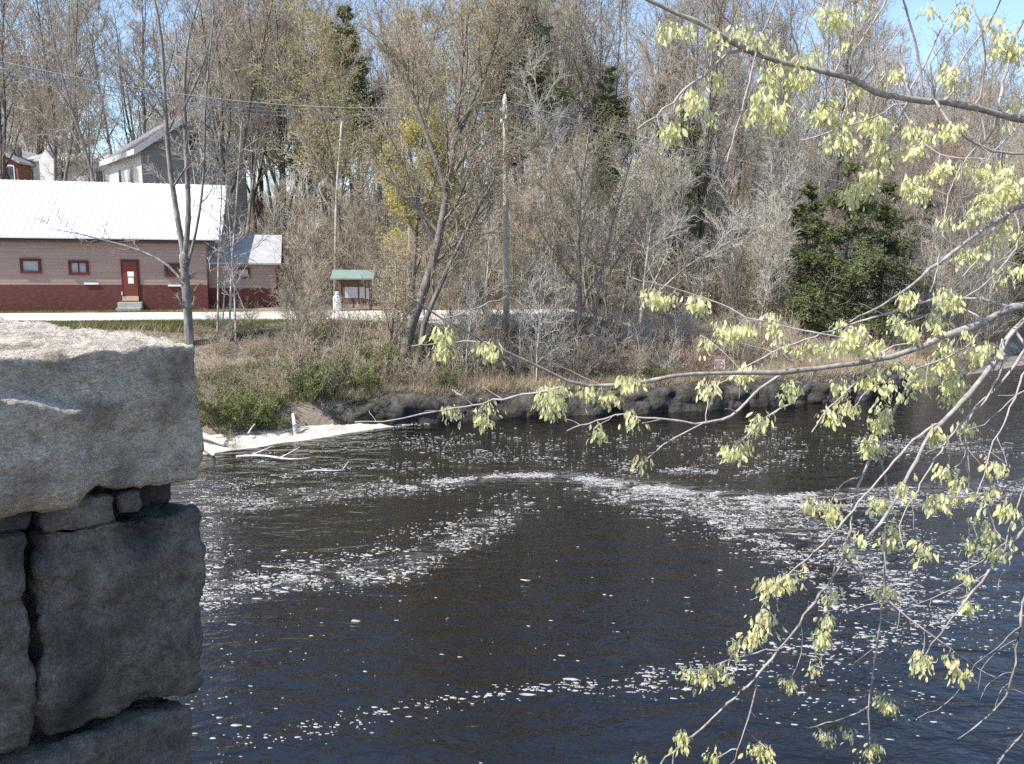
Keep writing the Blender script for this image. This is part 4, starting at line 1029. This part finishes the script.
# ------------------------------------------------------------------ overhanging elm
EL = [  # name, points px, depth at start, depth at end (None: from parent), start radius px, end radius px
    ('U', [(1500, 330), (1300, 210), (1150, 150), (1024, 118), (999, 114), (967, 105), (938, 102), (910, 100), (889, 95), (873, 90), (855, 79), (824, 71), (773, 60), (738, 47), (712, 28), (687, 17), (647, 0), (600, -22)], 5.2, 4.3, 7.6, 2.4),
    ('M', [(1500, 380), (1250, 310), (1100, 296), (1008, 307), (985, 323), (961, 331), (938, 340), (922, 347), (902, 354), (873, 361), (824, 368), (798, 371), (764, 371), (720, 373), (680, 375), (640, 382), (600, 387), (573, 384), (540, 367), (500, 350), (477, 340), (447, 320), (423, 307), (403, 293)], 5.1, 3.7, 8.4, 1.2),
    ('E', [(1500, 420), (1200, 300), (1080, 285), (1014, 325), (999, 356), (987, 372), (969, 396), (955, 412), (942, 420), (926, 441), (909, 474), (893, 505), (870, 535)], 4.9, 4.0, 8.5, 1.8),
    ('M0', [(1480, 300), (1200, 160), (1024, 203), (1001, 218), (971, 238), (936, 264), (908, 289), (871, 312), (850, 322)], 5.0, 4.2, 8, 1.2),
    ('F', [(1500, 440), (1200, 440), (1080, 480), (1024, 528), (994, 563), (970, 595), (942, 631), (920, 662)], 4.8, 4.4, 7, .7),
    ('F2', [(1500, 450), (1200, 500), (1060, 560), (1024, 591), (1018, 640), (1010, 695), (986, 719), (958, 739)], 4.8, 4.3, 7, .7),
    ('F3', [(1500, 480), (1200, 600), (1060, 700), (1024, 731), (998, 764), (985, 790)], 4.8, 4.4, 6, .8),
    ('A', [(1500, 260), (1200, 60), (1024, 16), (1018, 29), (1007, 59), (999, 110)], 5.0, 4.8, 6, 1.6),
]
ES = [  # secondary: parent, points, r0, r1
    ('U', [(738, 47), (728, 55), (708, 73), (699, 79), (687, 88), (679, 96), (667, 109), (649, 120), (638, 129)], 2.4, 1.3),
    ('U', [(752, 49), (736, 29), (722, 14), (713, 2), (705, -20)], 1.7, 1.0), ('U', [(756, 54), (757, 49), (765, 29), (776, 2), (782, -15)], 1.3, .9),
    ('U', [(754, 57), (750, 78), (742, 110), (730, 149), (727, 162)], 1.2, .7), ('U', [(720, 36), (708, 71), (700, 92), (714, 110)], 1.2, .6),
    ('U', [(800, 66), (799, 47), (791, 35), (791, 0), (792, -20)], 1.2, 1.0), ('U', [(795, 64), (800, 45), (810, 12), (818, 3)], .9, .6),
    ('U', [(839, 74), (842, 29), (843, 0), (843, -20)], 1.4, 1.1), ('U', [(856, 79), (848, 63), (851, 31), (853, 6)], 1.5, .7), ('U', [(848, 76), (850, 59), (869, 29), (887, 0), (900, -20)], 1.2, .9),
    ('U', [(923, 101), (922, 86), (916, 45), (908, 18), (904, 0), (902, -20)], 1.6, 1.1), ('U', [(866, 86), (868, 75), (891, 43), (908, 18)], 1.2, .8),
    ('U', [(908, 99), (910, 88), (922, 71), (940, 29), (961, 0), (972, -18)], 1.5, 1.0), ('U', [(950, 103), (957, 63), (981, 35), (995, 10), (1001, 0), (1008, -16)], 1.3, 1.0),
    ('U', [(910, 100), (908, 86), (899, 53), (900, 44)], 2.2, 1.5), ('U', [(936, 102), (934, 94), (930, 75), (930, 59), (950, 37), (976, 14)], 1.3, .8),
    ('U', [(979, 108), (981, 92), (986, 59), (983, 35), (973, 0), (970, -20)], 1.3, .9), ('U', [(979, 109), (983, 125), (985, 140)], 1.0, .6),
    ('U', [(908, 99), (902, 118), (891, 131), (887, 150), (880, 165), (868, 183), (855, 203)], 1.8, .9), ('U', [(892, 96), (905, 112), (912, 135), (930, 150), (952, 158), (985, 159)], 1.0, 1.0),
    ('U', [(938, 103), (946, 120), (961, 135), (981, 147), (1001, 153), (1024, 154)], 1.8, 1.6), ('U', [(999, 114), (991, 133), (981, 147)], 2.0, 1.2), ('U', [(1016, 117), (1022, 124), (997, 147), (985, 165)], 1.3, .9),
    ('U', [(830, 72), (815, 95), (800, 110), (790, 130)], 1.1, .6), ('U', [(905, 100), (870, 120), (840, 128), (815, 138), (800, 140)], 1.3, .8), ('U', [(820, 71), (818, 95), (822, 130), (818, 160)], .9, .6),
    ('U', [(773, 60), (770, 80), (762, 100), (752, 118)], .9, .6), ('U', [(842, 76), (848, 95), (840, 125), (830, 145)], .9, .6),
    ('M0', [(971, 238), (961, 200), (961, 164), (975, 148)], 1.1, .9), ('M0', [(955, 250), (940, 234), (946, 199), (961, 164)], 1.0, .8), ('M0', [(942, 258), (940, 250), (938, 268), (930, 292)], .9, .6),
    ('M0', [(1001, 218), (985, 240), (978, 262), (950, 290), (935, 310)], 1.1, .8), ('M0', [(1010, 212), (990, 245), (983, 280), (980, 310)], 1.1, .8), ('M0', [(1015, 208), (1020, 240), (1008, 262), (985, 285), (960, 300)], 1.1, .8),
    ('M', [(1008, 307), (970, 296), (936, 299), (912, 305), (881, 316), (863, 320), (820, 335), (777, 349), (751, 364), (725, 380), (712, 390)], 2.3, .8),
    ('M', [(573, 385), (540, 392), (487, 402), (440, 410), (400, 420), (355, 422)], 1.8, .9), ('M', [(472, 341), (443, 344), (412, 346)], 1.2, .7), ('M', [(447, 320), (480, 307), (507, 296)], 1.0, .6),
    ('M', [(798, 371), (781, 374), (757, 391), (730, 418), (707, 423), (690, 423), (680, 421), (640, 417), (613, 415), (587, 423), (567, 431)], 2.2, .9),
    ('M', [(720, 420), (707, 423), (680, 433), (657, 450), (645, 460), (633, 473)], 1.2, .8), ('M', [(718, 373), (710, 385), (707, 405), (706, 422)], 1.0, .8), ('M', [(818, 369), (804, 391), (791, 403), (761, 420), (735, 447)], 1.9, .9), ('M', [(799, 370), (781, 351), (775, 335)], 1.4, .9),
    ('M', [(880, 359), (845, 338), (835, 336), (791, 328), (744, 317), (720, 303), (690, 292), (633, 278)], 1.6, .8), ('M', [(930, 344), (893, 343), (873, 366), (853, 384), (830, 405), (812, 432)], 1.7, .9),
    ('M', [(961, 331), (948, 350), (952, 372), (955, 400)], 1.2, .7), ('M', [(740, 372), (725, 350), (700, 335)], .8, .5), ('M', [(985, 320), (960, 305), (940, 310), (900, 325)], 1.3, .7), ('M', [(922, 347), (905, 330), (890, 318)], 1.2, .7),
    ('M', [(985, 323), (970, 345), (945, 360), (905, 372), (870, 388), (850, 410)], 1.4, .7), ('M', [(470, 400), (460, 395), (452, 390)], 1.0, .8), ('M', [(610, 388), (585, 378), (560, 366), (545, 358)], 1.0, .6),
    ('D', [(961, 331), (945, 352), (926, 368), (908, 384), (895, 407), (889, 428), (876, 452), (861, 475), (851, 516), (847, 555), (825, 588), (803, 619), (780, 648), (757, 677), (710, 720), (660, 764), (640, 785)], 2.1, 1.3),
    ('D', [(802, 622), (802, 656), (792, 676)], 1.1, .7), ('D', [(802, 655), (821, 657), (822, 668)], .9, .6), ('D', [(776, 649), (746, 654), (721, 664), (699, 670), (686, 670)], 1.3, .7), ('D', [(748, 654), (738, 645), (731, 638)], .9, .7),
    ('D', [(759, 674), (746, 729), (738, 746), (732, 775)], 1.2, .9), ('D', [(746, 729), (757, 741), (766, 748)], 1.1, .9), ('D', [(738, 746), (725, 754), (714, 759)], 1.1, .8), ('D', [(676, 750), (672, 764), (668, 785)], .9, .7),
    ('D', [(876, 452), (887, 477), (888, 504), (886, 538), (885, 560), (884, 600), (871, 688), (868, 709), (870, 737), (869, 775)], 1.8, 1.3), ('D', [(847, 556), (863, 580), (883, 597), (923, 630), (946, 645), (981, 671)], 1.5, 1.2), ('D', [(924, 631), (925, 640), (922, 655)], 1.0, .7),
    ('D', [(872, 690), (895, 703), (906, 708)], 1.2, .8), ('D', [(868, 709), (845, 719), (824, 724), (808, 728)], 1.2, .8), ('D', [(861, 475), (840, 485), (833, 498), (830, 505)], 1.0, .6), ('D', [(825, 588), (828, 600), (826, 632)], .9, .6), ('D', [(848, 540), (835, 560), (830, 600), (824, 640)], 1.0, .7),
    ('E', [(942, 420), (916, 437), (887, 469), (871, 488), (853, 510), (824, 545), (787, 575), (762, 600), (757, 636)], 1.7, .8), ('E', [(1008, 350), (993, 392), (971, 414), (950, 435), (934, 461), (916, 492), (902, 516), (898, 535), (908, 557)], 1.8, .8),
    ('E', [(1030, 340), (1020, 360), (1008, 374), (993, 392), (975, 407)], 2.0, 1.3), ('E', [(1050, 330), (1024, 372), (1012, 403), (1003, 425), (991, 449), (983, 475), (977, 494)], 1.5, .8), ('E', [(975, 406), (966, 425), (965, 440), (967, 469), (975, 496), (989, 512), (997, 536), (1012, 545)], 1.5, .9),
    ('E', [(967, 436), (987, 450), (1008, 464)], 1.2, .8), ('E', [(967, 450), (955, 471)], 1.1, .7), ('E', [(946, 430), (948, 445), (950, 467)], 1.0, .6), ('E', [(1003, 345), (1002, 335), (997, 360), (990, 380)], 1.2, .8), ('E', [(975, 405), (971, 440), (968, 500), (969, 550), (967, 610)], .9, .6),
    ('E', [(1060, 400), (1030, 470), (1012, 520), (1005, 550)], 1.3, .8), ('E', [(1040, 380), (1010, 400), (985, 425), (965, 432)], 1.0, .7),
    ('F', [(1024, 528), (1000, 545), (985, 560), (960, 572)], .8, .5), ('F', [(1005, 550), (1002, 570), (998, 590)], .6, .4), ('F', [(985, 575), (950, 590), (915, 605), (900, 612)], .6, .4), ('F', [(970, 595), (955, 600), (935, 600)], .6, .4),
    ('F2', [(1020, 625), (995, 650), (975, 664)], .7, .4), ('F2', [(1018, 640), (1000, 648), (980, 668), (978, 690)], .6, .4), ('F2', [(1012, 685), (1002, 687), (996, 700), (996, 715)], .6, .4), ('F2', [(975, 664), (965, 685), (945, 705), (918, 718)], .6, .4), ('F2', [(1014, 670), (990, 680), (980, 700)], .5, .4),
    ('F3', [(1015, 740), (1005, 748), (995, 770)], .8, .5), ('F3', [(1040, 715), (1024, 690), (1005, 690)], .7, .4),
]
CL = [(665, 30), (684, 28), (692, 92), (695, 102), (688, 106), (710, 115), (672, 128), (666, 133), (720, 82), (715, 75), (714, 35), (732, 33), (738, 30), (755, 38), (775, 42), (779, 58), (772, 78), (767, 88), (760, 98), (757, 110), (775, 105), (778, 122), (773, 73), (800, 78), (807, 80), (795, 82), (817, 110), (820, 116), (812, 57),
      (828, 10), (834, 20), (847, 20), (848, 45), (866, 8), (930, 9), (964, 10), (958, 20), (996, 22), (1005, 35), (1010, 48), (1017, 52), (1000, 50), (1022, 48), (895, 72), (950, 68), (955, 78), (957, 90), (860, 88), (830, 105), (826, 112), (828, 122), (848, 118), (845, 135), (868, 120), (878, 122), (874, 130), (884, 128), (910, 130), (950, 130), (963, 125), (930, 135), (1003, 125), (1020, 105),
      (828, 145), (848, 143), (836, 138), (875, 145), (885, 155), (870, 178), (864, 176), (857, 190), (850, 185), (868, 188), (852, 198), (905, 150), (918, 148), (945, 165), (937, 170), (928, 175), (912, 185), (908, 188), (923, 190), (965, 165), (975, 172), (985, 168), (998, 165), (1004, 172), (992, 180), (1000, 190), (985, 195), (990, 207), (980, 212), (970, 214), (994, 198), (1008, 182), (1015, 190), (950, 222), (1008, 228), (997, 238), (978, 250), (970, 254), (1020, 235), (1003, 275), (1020, 268),
      (843, 325), (850, 338), (860, 334), (866, 345), (856, 350), (895, 320), (903, 325), (910, 332), (878, 345), (840, 345), (908, 297), (945, 293), (955, 300), (938, 316), (935, 328), (948, 303), (965, 332), (945, 348), (940, 358), (987, 352), (990, 346), (978, 355), (900, 365), (878, 370), (875, 380), (840, 385), (862, 380), (850, 405), (880, 392), (890, 387), (912, 375), (925, 370), (920, 383), (908, 390), (938, 363), (950, 368), (956, 380), (960, 392), (950, 388), (955, 402), (828, 415), (885, 408),
      (876, 423), (870, 438), (885, 418), (880, 430), (872, 446), (938, 435), (968, 427), (945, 470), (957, 482), (994, 465), (945, 500), (955, 500), (937, 503), (880, 503), (892, 525), (828, 505), (862, 540), (843, 548), (905, 487), (985, 495), (982, 520), (988, 535), (1010, 510), (1005, 548), (998, 556), (970, 545), (925, 550), (890, 540),
      (810, 505), (830, 510), (643, 463), (770, 585), (764, 590), (785, 580), (800, 575), (767, 618), (760, 628), (754, 637), (832, 595), (828, 618), (825, 633), (822, 642), (735, 648), (703, 676), (715, 670), (727, 675), (690, 671), (790, 683), (813, 668), (880, 592), (886, 590), (920, 658), (918, 668), (924, 662), (947, 658), (960, 672), (965, 575), (968, 608), (890, 706), (883, 700), (848, 733), (826, 738), (680, 737), (757, 750), (767, 754), (714, 758), (865, 755), (873, 750), (640, 765),
      (444, 330), (445, 350), (487, 345), (490, 352), (450, 410), (485, 408), (482, 420), (545, 393), (555, 398), (562, 388), (550, 405), (590, 390), (625, 383), (632, 380), (606, 395), (614, 398), (632, 418), (598, 430), (648, 295), (658, 297), (668, 300),
      (700, 305), (694, 300), (720, 328), (736, 330), (748, 327), (775, 328), (775, 316), (780, 343), (705, 342), (750, 368), (744, 376), (716, 384), (708, 392), (785, 393), (793, 388), (757, 425), (760, 417), (733, 448), (742, 444), (818, 345), (823, 350), (800, 350)]
gE = np.random.default_rng(12)
TX, TY = 5.75, 5.0
elm = empty('elm_tree', (TX, TY, hz(TX, TY)))
tag(elm, 'overhanging elm with pale yellow-green hanging seed clusters on grey branches', 'tree')
EB = np.array([TX, TY, hz(TX, TY)])
tp_ = np.array([[0, 0, -.5], [.05, 0, .3], [.1, .05, 1.6], [.0, .1, 3.2], [-.1, .1, 5.0], [.05, .2, 7.0], [.1, .3, 9.5]])
link('trunk', tube_mesh('trunk', [(resample(tp_, 14)[None], np.concatenate([[.34], np.linspace(.26, .10, 13)])[None], 12)]), M_elm_bark, elm)
limbs = {}
def wob(pts, s):   # slight natural irregularity
    out = pts.copy(); 
    out[1:-1] += gE.normal(0, s, out[1:-1].shape); return out
def mkpath(pl, d0, d1, r0, r1, n):
    D = np.linspace(0, 1, len(pl)); sw = gE.normal(0, .10) * np.sin(D * math.pi) + gE.normal(0, .05) * np.sin(D * 2 * math.pi)
    dd = d0 + (d1 - d0) * D + sw * min(1, len(pl) / 8)
    p = np.array([at(x, y, d) for (x, y), d in zip(pl, dd)])
    q = wob(resample(p, n), .0035); rr = (.74 + .09 * gE.normal(0, 1, n).clip(-1, 1.8)) * np.interp(np.linspace(0, 1, n), [0, 1], [r0, r1]) * q[:, 1] / F
    return q, rr
segs = []   # (limb key, points)
for nm, pl, d0, d1, r0, r1 in EL:
    pl = [(x, y) for x, y in pl]
    q, rr = mkpath(pl, d0, d1, r0, r1, 60)
    h = np.array([TX, TY, q[0, 2]]); q[0] = h
    rr[0] *= 1.1
    limbs[nm] = dict(main=(q, rr), sec=[]); segs.append((nm, q))
limbs['D'] = dict(main=None, sec=[])
def nearest(px, py, pool):
    best = None
    for nm, q in pool:
        P2 = np.array([proj(p) for p in q]); d = np.hypot(P2[:, 0] - px, P2[:, 1] - py); i = int(d.argmin())
        if best is None or d[i] < best[0]: best = (d[i], nm, q[i], i)
    return best
for par, pl, r0, r1 in ES:
    pool = [s for s in segs if s[0] == par] or [s for s in segs if s[0] == 'M']
    if par == 'D' and limbs['D']['main'] is None: pool = [s for s in segs if s[0] == 'M']
    dd, _, pt_, _ = nearest(*pl[0], pool)
    d0 = pt_[1]; Lpx = sum(math.dist(a, c) for a, c in zip(pl[:-1], pl[1:]))
    d1 = d0 + gE.normal(-.05, .22) * min(1, Lpx / 150)
    q, rr = mkpath(pl, d0, d1, r0, r1, max(8, int(Lpx / 9)))
    if dd < 25: q[0] = pt_
    if par == 'D' and limbs['D']['main'] is None: limbs['D']['main'] = (q, rr)
    else: limbs[par]['sec'].append((q, rr))
    segs.append((par, q))

def leafcluster(g, c, tang, nl, size):
    """young leaves / seed bunch hanging below point c"""
    off = g.normal(0, 1, (nl, 3)) * np.array([.024, .024, .016]) + tang * g.uniform(-.03, .03, (nl, 1)); off[:, 2] -= np.abs(g.normal(0, .022, nl))
    A = c + off
    d = nrm(np.stack([g.normal(0, .34, nl), g.normal(0, .34, nl), -np.ones(nl)], 1) + off * np.array([1, 1, .2]) / .05 * .3)
    u = nrm(np.cross(d, g.normal(0, 1, (nl, 3)))); n_ = np.cross(d, u)
    L_ = (size * (.35 + .85 * g.random(nl) ** .8))[:, None]; W = L_ * (.15 + .13 * g.random((nl, 1))); cv = L_ * g.normal(.05, .12, (nl, 1))
    rows = []
    for t, w, k in ((0, .12, 0), (.35, .85, .6), (.7, .9, .8), (1, .1, .2)):
        mid = A + d * L_ * t + n_ * cv * math.sin(t * 3.14)
        rows.append(np.stack([mid - u * W * w + n_ * W * .35 * k, mid, mid + u * W * w + n_ * W * .35 * k], 1))
    V = np.stack(rows, 1).reshape(-1, 3); i = np.arange(nl * 12).reshape(nl, 4, 3)
    Fq = np.stack([i[:, :-1, :-1], i[:, :-1, 1:], i[:, 1:, 1:], i[:, 1:, :-1]], -1).reshape(-1, 4)
    return V, Fq
leafs = {k: [] for k in limbs}
stalks = {k: [] for k in limbs}
for (px, py) in CL:
    dd, nm, p, i = nearest(px, py, segs)
    c = at(px, py - 3, p[1] + gE.normal(0, .03))
    if dd > 4:
        mid = (p + c) / 2 + gE.normal(0, .006, 3); stalks[nm].append((resample([p, mid, c], 5), np.full(5, .0022)))
    cl2 = []
    cl2.append(leafcluster(gE, c + gE.normal(0, .006, 3), nrm(gE.normal(0, 1, 3)), int(gE.integers(22, 68)), gE.uniform(.032, .048)))
    leafs[nm].append((p[1], cl2))
near100 = sorted(v[0] for L_ in leafs.values() for v in L_)[99]; rest = []
def scales(cl2):   # brown bud scales at the top of each bunch
    A = np.concatenate([V.reshape(-1, 12, 3)[:, 1] for V, _ in cl2]); A = A[np.argsort(-A[:, 2])[:5]]
    LV, LF = leaf_cards(gE, A + gE.normal(0, .004, A.shape), .016, .5)
    return (LV - EB, LF, 1)
for nm, d in limbs.items():
    q, rr = d['main']
    rr = rr * (1 + .13 * gE.normal(0, 1, len(rr)).clip(-1, 1.6))
    extra = []
    # fine twiglets with bud tips
    for q2, r2 in d['sec']:
        if len(q2) > 9:
            Q, Rq = kids(gE, q2[None] if q2.ndim == 2 else q2, r2[None], max(2, len(q2) // 6), .25, .98, .10, 48, 5, trop=-.05, wig=.12, rf=.6, fall=.2, rmin=.0016)
            extra.append((Q, Rq, 4))
    sets = [(q[None], rr[None], 10)]
    lo = link('limb', tube_mesh('limb', [(a - EB, b_, k) for a, b_, k in sets]), M_elm_bark, elm)
    sets = [(a[None], b_[None], 6) for a, b_ in d['sec']] + extra + [(a[None], b_[None], 4) for a, b_ in stalks[nm]]
    if sets: link('twigs', tube_mesh('twigs', [(a - EB, b_, k) for a, b_, k in sets]), M_elm_twig, lo)
    for dep, cl2 in leafs[nm]:
        if dep > near100: rest += cl2; continue
        V, Fc, MI = join([(V - EB, Fq, 0) for V, Fq in cl2] + [scales(cl2)])
        link('seed_cluster', mesh_np('seed_cluster', V, Fc, True, MI), [M_elm_leaf, M_budscale], lo)
V, Fc, MI = join([(V - EB, Fq, 0) for V, Fq in rest] + [scales(rest[k:k+1]) for k in range(len(rest))])
tag(link('seed_clusters', mesh_np('seed_clusters', V, Fc, True, MI), [M_elm_leaf, M_budscale], elm), kind='stuff')

# ------------------------------------------------------------------ light
SUN = nrm(np.array([-.86, -.46, 0])); EL_ = R(50)
sd = np.array([SUN[0] * math.cos(EL_), SUN[1] * math.cos(EL_), math.sin(EL_)])
sl = bpy.data.lights.new('sun', 'SUN'); sl.energy = 4.6; sl.angle = R(.55); sl.color = (1, .955, .89)
so = bpy.data.objects.new('sun', sl); COL.objects.link(so); so.rotation_euler = Vector(-sd).to_track_quat('-Z', 'Y').to_euler(); so.location = (0, 0, 60)
wd_ = bpy.data.worlds.new('World'); scene.world = wd_; wd_.use_nodes = True
nt = wd_.node_tree; bg = nt.nodes['Background']; sky = nt.nodes.new('ShaderNodeTexSky'); sky.sky_type = 'NISHITA'; sky.sun_disc = False
sky.sun_elevation = EL_; sky.sun_rotation = math.atan2(sd[0], sd[1]); sky.ozone_density = 2.5; sky.dust_density = .6; sky.air_density = 1.0; sky.altitude = 150
nt.links.new(sky.outputs[0], bg.inputs[0]); bg.inputs[1].default_value = .15
vs = scene.view_settings; vs.view_transform = 'Standard'; vs.look = 'None'; vs.exposure = .8; vs.gamma = 1
scene.cycles.use_denoising = False
scene.cycles.max_bounces = 5; scene.cycles.diffuse_bounces = 2; scene.cycles.glossy_bounces = 2; scene.cycles.transmission_bounces = 3
scene.cycles.caustics_reflective = False; scene.cycles.caustics_refractive = False
print('counts', cnt)
